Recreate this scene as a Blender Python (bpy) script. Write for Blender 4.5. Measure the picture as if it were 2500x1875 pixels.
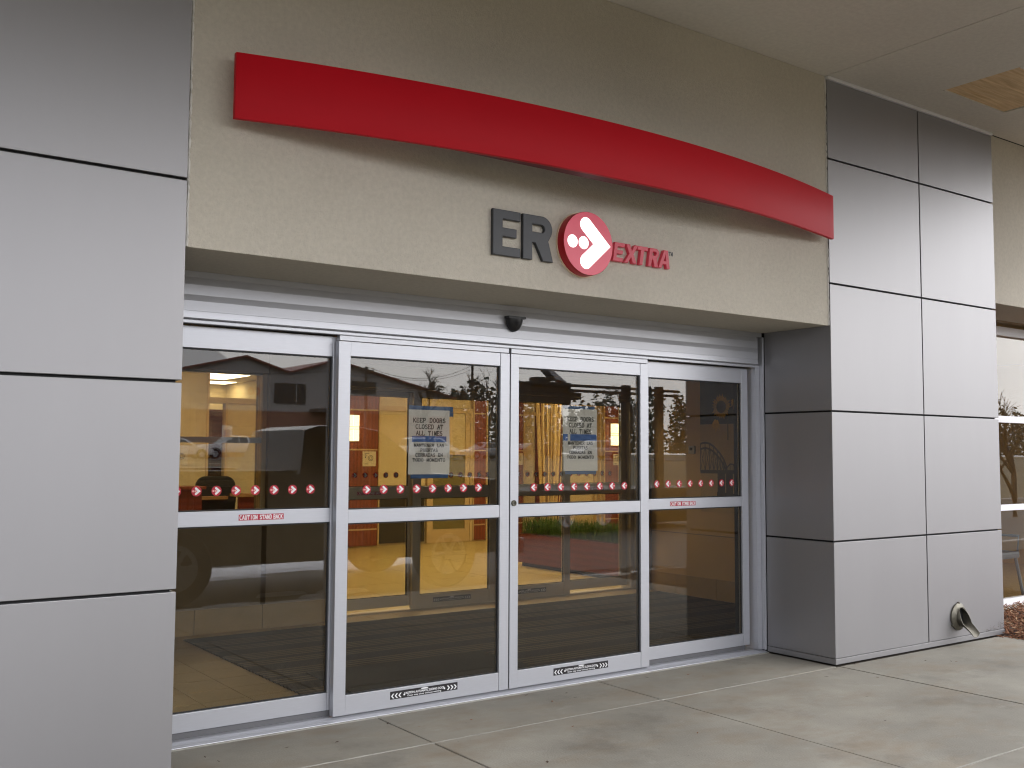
import bpy, bmesh, math, random
from mathutils import Vector, Matrix
random.seed(7)
R = math.radians
for o in list(bpy.data.objects):
    bpy.data.objects.remove(o)
SC = bpy.context.scene
COL = SC.collection

# ------------------------------------------------------------------ camera
cam_d = bpy.data.cameras.new('camera')
cam = bpy.data.objects.new('camera', cam_d)
COL.objects.link(cam)
YAW, PIT, ROL = R(35.799), R(3.883), R(0.315)
cf = Vector((math.sin(YAW) * math.cos(PIT), math.cos(YAW) * math.cos(PIT), math.sin(PIT)))
cr0 = Vector((math.cos(YAW), -math.sin(YAW), 0))
cu0 = cr0.cross(cf)
cr = cr0 * math.cos(ROL) + cu0 * math.sin(ROL)
cu = cu0 * math.cos(ROL) - cr0 * math.sin(ROL)
M = Matrix.Identity(4)
for i in range(3):
    M[i][0], M[i][1], M[i][2] = cr[i], cu[i], -cf[i]
M[0][3], M[1][3], M[2][3] = -0.9594, -4.5997, 1.4905
cam.matrix_world = M
cam_d.sensor_width = 36.0
cam_d.lens = 36.0 * 2491.3 / 2500.0
cam_d.clip_start, cam_d.clip_end = 0.05, 3000
SC.camera = cam

# ------------------------------------------------------------------ sky, sun, exposure
SUN_EL, SUN_AZ = 32.0, 136.0          # azimuth clockwise from +Y (the building side): front right of the doors
world = bpy.data.worlds.new('World')
SC.world = world
world.use_nodes = True
wn, wl = world.node_tree.nodes, world.node_tree.links
wn.clear()
sky = wn.new('ShaderNodeTexSky')
sky.sky_type = 'NISHITA'
sky.sun_disc = False
sky.sun_elevation = R(SUN_EL)
sky.sun_rotation = R(SUN_AZ)
sky.air_density, sky.dust_density, sky.ozone_density = 1.0, 2.0, 2.0
hs = wn.new('ShaderNodeHueSaturation')
hs.inputs['Saturation'].default_value = 0.30
bg = wn.new('ShaderNodeBackground')
bg.inputs['Strength'].default_value = 0.15
wo = wn.new('ShaderNodeOutputWorld')
wl.new(sky.outputs[0], hs.inputs['Color'])
# an even overcast layer (bright overhead, a third as bright at the horizon) over most of the clear sky
wg = wn.new('ShaderNodeTexCoord')
wx = wn.new('ShaderNodeSeparateXYZ')
wl.new(wg.outputs['Generated'], wx.inputs[0])
wm1 = wn.new('ShaderNodeMath')
wm1.operation = 'MAXIMUM'
wm1.inputs[1].default_value = 0.0
wl.new(wx.outputs['Z'], wm1.inputs[0])
wm2 = wn.new('ShaderNodeMath')
wm2.operation = 'MULTIPLY_ADD'
wm2.inputs[1].default_value = 2 / 3
wm2.inputs[2].default_value = 1 / 3
wl.new(wm1.outputs[0], wm2.inputs[0])
wcl = wn.new('ShaderNodeVectorMath')
wcl.operation = 'SCALE'
wcl.inputs[0].default_value = (11.5, 11.7, 12.8)
wl.new(wm2.outputs[0], wcl.inputs['Scale'])
wmx = wn.new('ShaderNodeMix')
wmx.data_type = 'RGBA'
wmx.inputs[0].default_value = 0.88
wl.new(hs.outputs[0], wmx.inputs[6])
wl.new(wcl.outputs[0], wmx.inputs[7])
wl.new(wmx.outputs[2], bg.inputs['Color'])
wl.new(bg.outputs[0], wo.inputs['Surface'])
sun_d = bpy.data.lights.new('sun', 'SUN')
sun_d.energy, sun_d.angle, sun_d.color = 0.8, R(70), (1, 0.97, 0.93)
sun = bpy.data.objects.new('sun', sun_d)
COL.objects.link(sun)
sd = Vector((math.sin(R(SUN_AZ)) * math.cos(R(SUN_EL)), math.cos(R(SUN_AZ)) * math.cos(R(SUN_EL)), math.sin(R(SUN_EL))))
sun.rotation_euler = sd.to_track_quat('Z', 'Y').to_euler()
sun.location = sd * 60
SC.view_settings.view_transform = 'Standard'
SC.view_settings.look = 'None'
SC.view_settings.gamma = 1
SC.view_settings.use_curve_mapping = False
SC.view_settings.exposure = 1.46
SC.render.engine = 'CYCLES'
SC.cycles.use_denoising = True
SC.cycles.filter_width = 1.15
SC.cycles.max_bounces = 10
SC.cycles.transparent_max_bounces = 24
SC.cycles.caustics_reflective = False
SC.cycles.caustics_refractive = False
SC.cycles.sample_clamp_indirect = 6.0

# ------------------------------------------------------------------ materials
MAT = {}


def mat(name, col, rough=0.6, metal=0.0, var=0.0, vscale=3.0, bump=0.0, bscale=60.0, spec=0.5, coat=0.0,
        emit=None, estr=0.0, stretch=None, col2=None, v2=0.0, v2scale=0.6, rvar=0.0):
    m = bpy.data.materials.new(name)
    m.use_nodes = True
    nt = m.node_tree
    n, l = nt.nodes, nt.links
    p = n['Principled BSDF']
    c4 = (*col, 1)
    p.inputs['Base Color'].default_value = c4
    p.inputs['Roughness'].default_value = rough
    p.inputs['Metallic'].default_value = metal
    p.inputs['Specular IOR Level'].default_value = spec
    if coat:
        p.inputs['Coat Weight'].default_value = coat
        p.inputs['Coat Roughness'].default_value = 0.15
    if emit:
        p.inputs['Emission Color'].default_value = (*emit, 1)
        p.inputs['Emission Strength'].default_value = estr
    tc = n.new('ShaderNodeTexCoord')
    src = tc.outputs['Object']
    if stretch:
        mp = n.new('ShaderNodeMapping')
        mp.inputs['Scale'].default_value = stretch
        l.new(src, mp.inputs['Vector'])
        src = mp.outputs[0]
    if var or v2:
        a = n.new('ShaderNodeTexNoise')
        a.inputs['Scale'].default_value = vscale
        a.inputs['Detail'].default_value = 6
        a.inputs['Roughness'].default_value = 0.62
        l.new(src, a.inputs['Vector'])
        rp = n.new('ShaderNodeValToRGB')
        rp.color_ramp.elements[0].position = 0.3
        rp.color_ramp.elements[1].position = 0.7
        lo = col2 if col2 else tuple(max(0, x * (1 - var)) for x in col)
        hi = tuple(min(1, x * (1 + (var if not col2 else 0))) for x in col)
        rp.color_ramp.elements[0].color = (*lo, 1)
        rp.color_ramp.elements[1].color = (*hi, 1)
        l.new(a.outputs['Fac'], rp.inputs['Fac'])
        out = rp.outputs['Color']
        if v2:
            b = n.new('ShaderNodeTexNoise')
            b.inputs['Scale'].default_value = v2scale
            b.inputs['Detail'].default_value = 4
            l.new(src, b.inputs['Vector'])
            mr = n.new('ShaderNodeMapRange')
            mr.inputs[1].default_value, mr.inputs[2].default_value = 0.3, 0.7
            mr.inputs[3].default_value, mr.inputs[4].default_value = 1 - v2, 1 + v2
            l.new(b.outputs['Fac'], mr.inputs[0])
            mx = n.new('ShaderNodeVectorMath')
            mx.operation = 'SCALE'
            l.new(out, mx.inputs[0])
            l.new(mr.outputs[0], mx.inputs['Scale'])
            out = mx.outputs[0]
        l.new(out, p.inputs['Base Color'])
        if rvar:
            m2 = n.new('ShaderNodeMapRange')
            m2.inputs[1].default_value, m2.inputs[2].default_value = 0.3, 0.7
            m2.inputs[3].default_value, m2.inputs[4].default_value = rough - rvar, rough + rvar
            l.new(a.outputs['Fac'], m2.inputs[0])
            l.new(m2.outputs[0], p.inputs['Roughness'])
    if bump:
        t = n.new('ShaderNodeTexNoise')
        t.inputs['Scale'].default_value = bscale
        t.inputs['Detail'].default_value = 5
        l.new(src, t.inputs['Vector'])
        bp = n.new('ShaderNodeBump')
        bp.inputs['Strength'].default_value = bump
        bp.inputs['Distance'].default_value = 0.01
        l.new(t.outputs['Fac'], bp.inputs['Height'])
        l.new(bp.outputs[0], p.inputs['Normal'])
    MAT[name] = m
    return m


def glass_mat(name, tint, refl=1.0, f0=0.045):
    """thin architectural pane: Schlick reflection over tinted clear transmission"""
    m = bpy.data.materials.new(name)
    m.use_nodes = True
    n, l = m.node_tree.nodes, m.node_tree.links
    n.clear()
    g = n.new('ShaderNodeNewGeometry')
    d = n.new('ShaderNodeVectorMath')
    d.operation = 'DOT_PRODUCT'
    l.new(g.outputs['Normal'], d.inputs[0])
    l.new(g.outputs['Incoming'], d.inputs[1])

    def math_(op, a, b=None):
        q = n.new('ShaderNodeMath')
        q.operation = op
        for i, v in enumerate((a, b)):
            if v is None:
                continue
            if isinstance(v, (int, float)):
                q.inputs[i].default_value = v
            else:
                l.new(v, q.inputs[i])
        return q.outputs[0]
    c = math_('ABSOLUTE', d.outputs['Value'])
    p5 = math_('POWER', math_('SUBTRACT', 1.0, c), 5.0)
    f = math_('ADD', math_('MULTIPLY', p5, 1 - f0), f0)
    f = math_('MINIMUM', math_('MULTIPLY', f, refl), 1.0)
    tr = n.new('ShaderNodeBsdfTransparent')
    tr.inputs['Color'].default_value = (*tint, 1)
    gl = n.new('ShaderNodeBsdfGlossy')
    gl.inputs['Roughness'].default_value = 0.0
    gl.inputs['Color'].default_value = (1, 1, 1, 1)
    mx = n.new('ShaderNodeMixShader')
    out = n.new('ShaderNodeOutputMaterial')
    l.new(f, mx.inputs[0])
    l.new(tr.outputs[0], mx.inputs[1])
    l.new(gl.outputs[0], mx.inputs[2])
    l.new(mx.outputs[0], out.inputs['Surface'])
    MAT[name] = m
    return m


def band_mat(name, c1, c2, axis, freq, rough=0.6, **k):
    """two-colour ribs / planks / courses along one axis (wave)"""
    m = mat(name, c1, rough, **k)
    n, l = m.node_tree.nodes, m.node_tree.links
    tc = n.new('ShaderNodeTexCoord')
    w = n.new('ShaderNodeTexWave')
    w.bands_direction = axis
    w.inputs['Scale'].default_value = freq
    w.inputs['Distortion'].default_value = 1.2
    w.inputs['Detail'].default_value = 3
    w.inputs['Detail Scale'].default_value = 1.5
    rp = n.new('ShaderNodeValToRGB')
    rp.color_ramp.elements[0].color = (*c1, 1)
    rp.color_ramp.elements[1].color = (*c2, 1)
    l.new(tc.outputs['Object'], w.inputs['Vector'])
    l.new(w.outputs['Fac'], rp.inputs['Fac'])
    l.new(rp.outputs['Color'], n['Principled BSDF'].inputs['Base Color'])
    return m


mat('stucco', (0.57, 0.528, 0.447), 0.9, var=0.07, vscale=38, v2=0.07, v2scale=0.9, bump=0.4, bscale=130, spec=0.2)
mat('ceiling_stucco', (0.70, 0.675, 0.60), 0.92, var=0.06, vscale=30, v2=0.05, v2scale=0.8, bump=0.4, bscale=120, spec=0.2)
mat('panel_metal', (0.325, 0.320, 0.325), 0.47, metal=0.78, var=0.02, vscale=1.6, bump=0.006, bscale=1.6, stretch=(1.6, 1.6, .3))
mat('joint_black', (0.012, 0.012, 0.012), 0.8)
mat('caulk', (0.68, 0.66, 0.61), 0.7, var=0.08, vscale=14)
mat('red_paint', (0.52, 0.004, 0.013), 0.45, var=0.04, vscale=1.5, spec=0.14, stretch=(1, 1, 3))
mat('red_shaded', (0.10, 0.004, 0.008), 0.5, var=0.05)  # band red darkened, the shade of its underside put into the colour
mat('aluminium', (0.54, 0.55, 0.585), 0.38, metal=0.45, var=0.03, vscale=6, stretch=(2, 2, 25), bump=0.01, bscale=40)
mat('aluminium_dull', (0.42, 0.42, 0.42), 0.45, metal=0.6, var=0.12, vscale=8)
mat('channel_grey', (0.13, 0.13, 0.135), 0.6)
mat('gasket', (0.01, 0.01, 0.011), 0.55)
glass_mat('glass', (0.80, 0.79, 0.755), 1.15)
glass_mat('glass_inner', (0.93, 0.92, 0.89), 0.9)
glass_mat('car_glass', (0.12, 0.13, 0.13), 1.2)
mat('concrete', (0.315, 0.297, 0.250), 0.82, var=0.13, vscale=2.6, v2=0.16, v2scale=0.75, bump=0.22, bscale=90, spec=0.3, rvar=0.1)
def concrete_detail():
    n, l = MAT['concrete'].node_tree.nodes, MAT['concrete'].node_tree.links
    p = n['Principled BSDF']
    src = p.inputs['Base Color'].links[0].from_socket
    tc = n.new('ShaderNodeTexCoord')
    mp = n.new('ShaderNodeMapping')
    mp.inputs['Scale'].default_value = (0.8, 1.5, 1)
    l.new(tc.outputs['Object'], mp.inputs['Vector'])

    def layer(src, scale, detail, lo, hi, col, amount, vec):
        t = n.new('ShaderNodeTexNoise')
        t.inputs['Scale'].default_value = scale
        t.inputs['Detail'].default_value = detail
        t.inputs['Roughness'].default_value = 0.68
        l.new(vec, t.inputs['Vector'])
        q = n.new('ShaderNodeMapRange')
        q.inputs[1].default_value, q.inputs[2].default_value = lo, hi
        q.inputs[4].default_value = amount
        l.new(t.outputs['Fac'], q.inputs[0])
        m = n.new('ShaderNodeMix')
        m.data_type = 'RGBA'
        l.new(q.outputs[0], m.inputs[0])
        l.new(src, m.inputs[6])
        m.inputs[7].default_value = (*col, 1)
        return m.outputs[2]
    o = layer(src, 1.9, 9, .48, .72, (0.27, 0.205, 0.135), .6, mp.outputs[0])       # rusty blotches
    o = layer(o, 1.1, 7, .55, .75, (0.10, 0.092, 0.08), .55, tc.outputs['Object'])     # dark damp stains
    o = layer(o, 5.5, 8, .60, .74, (0.40, 0.385, 0.345), .6, mp.outputs[0])            # pale laitance
    o = layer(o, 34, 3, .70, .76, (0.05, 0.042, 0.034), .7, tc.outputs['Object'])      # specks
    l.new(o, p.inputs['Base Color'])


concrete_detail()
mat('concrete_gap', (0.085, 0.068, 0.05), 0.95, var=0.2)
mat('sealant', (0.36, 0.345, 0.30), 0.75, var=0.15, vscale=9)
mat('letter_grey', (0.028, 0.031, 0.036), 0.42, var=0.15, vscale=9)
mat('letter_red', (0.46, 0.035, 0.06), 0.4, emit=(0.75, 0.05, 0.09), estr=0.04)
mat('emblem_side', (0.38, 0.005, 0.012), 0.35)
mat('emblem_face', (0.42, 0.03, 0.06), 0.3, emit=(0.7, 0.04, 0.09), estr=0.12, var=0.05, vscale=10)
mat('emblem_white', (0.85, 0.85, 0.85), 0.4, emit=(1, 1, 1), estr=0.55)
mat('emblem_trim', (0.75, 0.6, 0.42), 0.5)
mat('black_plastic', (0.008, 0.008, 0.009), 0.28)
mat('grey_print', (0.5, 0.5, 0.5), 0.5)
mat('sticker_red', (0.44, 0.008, 0.026), 0.35)
mat('sticker_white', (0.82, 0.80, 0.80), 0.4)
mat('sticker_peach', (0.75, 0.38, 0.34), 0.4)
mat('label_red', (0.42, 0.01, 0.035), 0.4)
mat('label_black', (0.02, 0.018, 0.02), 0.4)
mat('label_white', (0.80, 0.80, 0.80), 0.4)
mat('paper', (0.84, 0.835, 0.83), 0.8, var=0.03, vscale=4)
mat('ink', (0.03, 0.03, 0.032), 0.7)
mat('tape_blue', (0.045, 0.12, 0.30), 0.6, var=0.15, vscale=20)
mat('tape_bright', (0.06, 0.16, 0.50), 0.6, var=0.08, vscale=20)
mat('steel', (0.15, 0.14, 0.112), 0.48, metal=0.8, var=0.3, vscale=22, bump=.05, bscale=60)
mat('steel_dark', (0.05, 0.045, 0.04), 0.55, metal=0.5, var=0.3, vscale=10)
mat('plywood', (0.84, 0.65, 0.39), 0.75, col2=(0.56, 0.37, 0.175), vscale=2.4, stretch=(1.2, 16, 1), v2=0.1, v2scale=2)
mat('mulch', (0.24, 0.105, 0.052), 0.9, var=0.0, col2=(0.085, 0.034, 0.018), vscale=28)
mat('mulch_pale', (0.40, 0.25, 0.14), 0.9, var=0.2, vscale=28)
mat('soil', (0.07, 0.038, 0.024), 0.95, var=0.3, vscale=12, bump=0.6, bscale=30)
# inside
mat('vest_tile', (0.46, 0.32, 0.14), 0.42, var=0.08, vscale=5, v2=0.05)
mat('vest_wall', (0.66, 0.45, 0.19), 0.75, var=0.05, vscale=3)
mat('vest_dark_unlit', (0.32, 0.25, 0.16), 0.7, var=0.08, vscale=3)  # darker copy of the tan wall, its poor light put into the colour
mat('mat_rib', (0.17, 0.125, 0.068), 0.95, var=0.3, vscale=9, stretch=(.4, 30, 1))
mat('mat_rib_dark', (0.048, 0.036, 0.022), 0.95, var=0.4, vscale=60)
mat('mat_base', (0.018, 0.014, 0.009), 0.95)
mat('mat_grey', (0.055, 0.047, 0.034), 0.97, var=0.3, vscale=90)
mat('lobby_floor', (0.52, 0.39, 0.13), 0.38, var=0.05, vscale=4)
mat('lobby_wall', (0.66, 0.55, 0.31), 0.8, var=0.03, vscale=2)
mat('lobby_trim', (0.62, 0.46, 0.22), 0.5)
mat('lobby_glass_wall', (0.68, 0.56, 0.30), 0.35, var=0.04, vscale=1.2)
mat('lobby_ceiling', (0.72, 0.66, 0.52), 0.9)
band_mat('cherry', (0.27, 0.070, 0.028), (0.20, 0.048, 0.019), 'X', 5.0, 0.4)
band_mat('cherry_deep', (0.17, 0.030, 0.014), (0.115, 0.020, 0.010), 'Z', 4.0, 0.4)
mat('dark_glass', (0.035, 0.032, 0.026), 0.15, spec=0.6)
mat('sconce_glow', (0.9, 0.85, 0.7), 0.5, emit=(1.0, 0.80, 0.47), estr=1.5)
mat('sconce_metal', (0.5, 0.42, 0.28), 0.4, metal=0.6)
mat('troffer_glow', (0.9, 0.9, 0.85), 0.5, emit=(1.0, 0.85, 0.58), estr=5.5)
mat('grass_blade', (0.07, 0.15, 0.018), 0.6, col2=(0.03, 0.075, 0.010), vscale=14)
mat('bamboo', (0.72, 0.54, 0.24), 0.5, col2=(0.33, 0.2, 0.06), vscale=18)
mat('chair_black', (0.015, 0.014, 0.013), 0.7)
mat('art_dark', (0.040, 0.045, 0.028), 0.5, var=0.5, vscale=4)
mat('art_tan', (0.55, 0.39, 0.17), 0.5, var=0.15, vscale=3)
mat('art_yellow', (0.80, 0.52, 0.06), 0.5, var=0.25, vscale=20)
mat('art_brown', (0.035, 0.024, 0.012), 0.5)
mat('art_stem', (0.10, 0.09, 0.02), 0.5)
mat('device_white', (0.6, 0.57, 0.5), 0.4)
mat('poster_paper', (0.70, 0.62, 0.42), 0.7)
mat('white_frame', (0.78, 0.78, 0.80), 0.4, var=0.02)
mat('chair_blue', (0.16, 0.20, 0.25), 0.5, metal=0.3)
mat('tan_wood', (0.36, 0.20, 0.08), 0.5, var=0.15, vscale=6)
# outside, seen mirrored in the glass
mat('asphalt', (0.052, 0.050, 0.047), 0.75, var=0.25, vscale=7, v2=0.2, v2scale=0.25, bump=0.3, bscale=80)
mat('wet', (0.10, 0.10, 0.105), 0.05, spec=0.8)
mat('snow', (0.72, 0.73, 0.76), 0.85, var=0.06, vscale=3, bump=0.4, bscale=9)
mat('lawn', (0.115, 0.105, 0.055), 0.95, col2=(0.085, 0.066, 0.038), vscale=2.2, v2=0.2, v2scale=0.12)
mat('kerb', (0.34, 0.33, 0.30), 0.85, var=0.12, vscale=5)
mat('truck_paint', (0.012, 0.013, 0.015), 0.22, coat=0.5)
mat('paint_white', (0.74, 0.74, 0.75), 0.3, coat=0.4)
mat('paint_silver', (0.42, 0.43, 0.45), 0.3, metal=0.5, coat=0.4)
mat('paint_maroon', (0.14, 0.016, 0.02), 0.3, coat=0.4)
mat('paint_teal', (0.05, 0.10, 0.10), 0.3, coat=0.4)
mat('tyre', (0.014, 0.014, 0.014), 0.85)
mat('rim', (0.45, 0.45, 0.46), 0.35, metal=0.8)
mat('lamp_clear', (0.7, 0.7, 0.7), 0.15)
mat('lamp_red', (0.45, 0.02, 0.015), 0.2)
band_mat('siding', (0.42, 0.41, 0.40), (0.33, 0.325, 0.315), 'X', 2.2, 0.6)
mat('red_trim', (0.22, 0.075, 0.06), 0.5)
mat('roof_metal', (0.10, 0.085, 0.08), 0.6)
mat('brick', (0.30, 0.15, 0.11), 0.85, var=0.25, vscale=8)
mat('house_white', (0.42, 0.40, 0.38), 0.8)
mat('bark', (0.055, 0.046, 0.038), 0.95, var=0.2, vscale=8)
mat('pine', (0.088, 0.10, 0.075), 0.9, var=0.35, vscale=1.5)
mat('pole_wood', (0.09, 0.075, 0.06), 0.9)
mat('sign_blue', (0.03, 0.10, 0.42), 0.5)


# ------------------------------------------------------------------ mesh helpers
OFF = {}


class MB:
    def __init__(s):
        s.v, s.f, s.m = [], [], []

    def add(s, vs, fs, mi=0):
        b = len(s.v)
        s.v += [tuple(x) for x in vs]
        s.f += [tuple(b + i for i in q) for q in fs]
        s.m += [mi] * len(fs)
        return s

    def box(s, x0, x1, y0, y1, z0, z1, mi=0):
        vs = [(x, y, z) for z in (z0, z1) for y in (y0, y1) for x in (x0, x1)]
        return s.add(vs, [(0, 2, 3, 1), (4, 5, 7, 6), (0, 1, 5, 4), (2, 6, 7, 3), (0, 4, 6, 2), (1, 3, 7, 5)], mi)

    def prism(s, pts, a0, a1, axis='y', mi=0):
        """pts: 2D outline; extruded a0..a1. axis y: pts=(x,z); axis x: pts=(y,z); axis z: pts=(x,y)"""
        n = len(pts)

        def P(p, a):
            return {'y': (p[0], a, p[1]), 'x': (a, p[0], p[1]), 'z': (p[0], p[1], a)}[axis]
        vs = [P(p, a0) for p in pts] + [P(p, a1) for p in pts]
        fs = [tuple(range(n)), tuple(range(2 * n - 1, n - 1, -1))]
        fs += [(i, i + n, (i + 1) % n + n, (i + 1) % n) for i in range(n)]
        return s.add(vs, fs, mi)

    def tube(s, pts, rad, n=8, mi=0, cap=True):
        pts = [Vector(p) for p in pts]
        rr = rad if isinstance(rad, (list, tuple)) else [rad] * len(pts)
        vs, fs = [], []
        for i, p in enumerate(pts):
            d = (pts[min(i + 1, len(pts) - 1)] - pts[max(i - 1, 0)]).normalized()
            a = d.cross(Vector((0, 0, 1)))
            if a.length < 1e-3:
                a = d.cross(Vector((0, 1, 0)))
            a.normalize()
            b = d.cross(a)
            for k in range(n):
                t = 2 * math.pi * k / n
                vs.append(p + a * (rr[i] * math.cos(t)) + b * (rr[i] * math.sin(t)))
        for i in range(len(pts) - 1):
            for k in range(n):
                k2 = (k + 1) % n
                fs.append((i * n + k, i * n + k2, (i + 1) * n + k2, (i + 1) * n + k))
        if cap:
            fs.append(tuple(range(n - 1, -1, -1)))
            fs.append(tuple((len(pts) - 1) * n + k for k in range(n)))
        return s.add(vs, fs, mi)

    def lathe(s, prof, c, axis='y', n=24, mi=0):
        """prof: (radius, along)"""
        vs, fs = [], []
        for r_, a in prof:
            for k in range(n):
                t = 2 * math.pi * k / n
                u, w = r_ * math.cos(t), r_ * math.sin(t)
                if axis == 'y':
                    vs.append((c[0] + u, c[1] + a, c[2] + w))
                elif axis == 'z':
                    vs.append((c[0] + u, c[1] + w, c[2] + a))
                else:
                    vs.append((c[0] + a, c[1] + u, c[2] + w))
        for i in range(len(prof) - 1):
            for k in range(n):
                k2 = (k + 1) % n
                fs.append((i * n + k, i * n + k2, (i + 1) * n + k2, (i + 1) * n + k))
        return s.add(vs, fs, mi)

    def disc(s, cx, cz, r_, y, n=28, mi=0):
        return s.add([(cx + r_ * math.cos(2 * math.pi * k / n), y, cz + r_ * math.sin(2 * math.pi * k / n)) for k in range(n)],
                     [tuple(range(n))], mi)

    def build(s, name, mats, parent=None, bevel=0.0, smooth=False, seg=2, off=None):
        if isinstance(mats, str):
            mats = [mats]
        o0 = off if off is not None else (OFF.get(parent.name, (0, 0, 0)) if parent else (0, 0, 0))
        me = bpy.data.meshes.new(name)
        me.from_pydata([(x - o0[0], y - o0[1], z - o0[2]) for x, y, z in s.v], [], s.f)
        for k in mats:
            me.materials.append(MAT[k])
        if len(mats) > 1:
            me.polygons.foreach_set('material_index', s.m)
        bm = bmesh.new()
        bm.from_mesh(me)
        bmesh.ops.recalc_face_normals(bm, faces=bm.faces)
        if bevel:
            ed = [e for e in bm.edges if len(e.link_faces) == 2 and e.calc_face_angle(0) > 0.5]
            bmesh.ops.bevel(bm, geom=ed, offset=bevel, segments=seg, affect='EDGES', profile=0.6)
        bm.to_mesh(me)
        bm.free()
        if smooth:
            me.polygons.foreach_set('use_smooth', [True] * len(me.polygons))
            try:
                me.set_sharp_from_angle(angle=R(35))
            except Exception:
                pass
        o = bpy.data.objects.new(name, me)
        COL.objects.link(o)
        if parent:
            o.parent = parent
        OFF[o.name] = o0
        return o


def tag(o, label=None, cat=None, group=None, kind=None):
    if label:
        o['label'] = label
    if cat:
        o['category'] = cat
    if group:
        o['group'] = group
    if kind:
        o['kind'] = kind
    return o


def thing(name, label, cat, loc=(0, 0, 0), group=None, kind=None):
    o = bpy.data.objects.new(name, None)
    o.empty_display_size = 0.2
    COL.objects.link(o)
    o.location = loc
    OFF[o.name] = tuple(loc)
    return tag(o, label, cat, group, kind or ('thing' if label else None))


def copy_tree(o, parent=None):
    c = o.copy()
    COL.objects.link(c)
    if parent:
        c.parent = parent
    OFF[c.name] = OFF.get(o.name, (0, 0, 0))
    for ch in list(o.children):
        copy_tree(ch, c)
    return c


def box(name, m, parent, *d, bevel=0.0):
    return MB().box(*d).build(name, m, parent, bevel)


def curve_mesh(outlines, y0, y1, bevel=0.0):
    """filled 2-D outlines (x,z) with holes, extruded from y0 (front) to y1; returns an MB"""
    cu_ = bpy.data.curves.new('outline', 'CURVE')
    cu_.dimensions = '2D'
    cu_.fill_mode = 'BOTH'
    h = abs(y1 - y0) / 2
    cu_.extrude = max(h - bevel, 0)
    cu_.bevel_depth = bevel
    cu_.bevel_resolution = 1
    cu_.offset = -bevel
    for pts in outlines:
        sp = cu_.splines.new('POLY')
        sp.points.add(len(pts) - 1)
        for i, p in enumerate(pts):
            sp.points[i].co = (p[0], p[1], 0, 1)
        sp.use_cyclic_u = True
    ob = bpy.data.objects.new('outline', cu_)
    COL.objects.link(ob)
    dg = bpy.context.evaluated_depsgraph_get()
    me = bpy.data.meshes.new_from_object(ob.evaluated_get(dg))
    mb = MB()
    ym = (y0 + y1) / 2
    mb.add([(v.co.x, ym - v.co.z, v.co.y) for v in me.vertices], [tuple(p.vertices) for p in me.polygons])
    bpy.data.objects.remove(ob)
    bpy.data.curves.remove(cu_)
    bpy.data.meshes.remove(me)
    return mb


def font_mesh(mb, text, x0, z0, h, y, w=None, bold=0.0, mi=0):
    """built-in vector font laid flat in the XZ plane"""
    cu_ = bpy.data.curves.new('txt', 'FONT')
    cu_.body = text
    cu_.size = 1.0
    cu_.offset = bold
    ob = bpy.data.objects.new('txt', cu_)
    COL.objects.link(ob)
    dg = bpy.context.evaluated_depsgraph_get()
    me = bpy.data.meshes.new_from_object(ob.evaluated_get(dg))
    xs = [v.co.x for v in me.vertices]
    sx = (w / (max(xs) - min(xs))) if w else h / 0.7
    mb.add([(x0 + (v.co.x - min(xs)) * sx, y, z0 + v.co.y * h / 0.7) for v in me.vertices], [tuple(p.vertices) for p in me.polygons], mi)
    bpy.data.objects.remove(ob)
    bpy.data.curves.remove(cu_)
    bpy.data.meshes.remove(me)


def arc(cx, cz, r_, a0, a1, n):
    return [(cx + r_ * math.cos(R(a0 + (a1 - a0) * i / n)), cz + r_ * math.sin(R(a0 + (a1 - a0) * i / n))) for i in range(n + 1)]


# stroke alphabet (unit box) for printed lettering
def ell(cx, cz, rx, rz, a0, a1, n=10):
    return [(cx + rx * math.cos(R(a0 + (a1 - a0) * i / n)), cz + rz * math.sin(R(a0 + (a1 - a0) * i / n))) for i in range(n + 1)]


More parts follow.
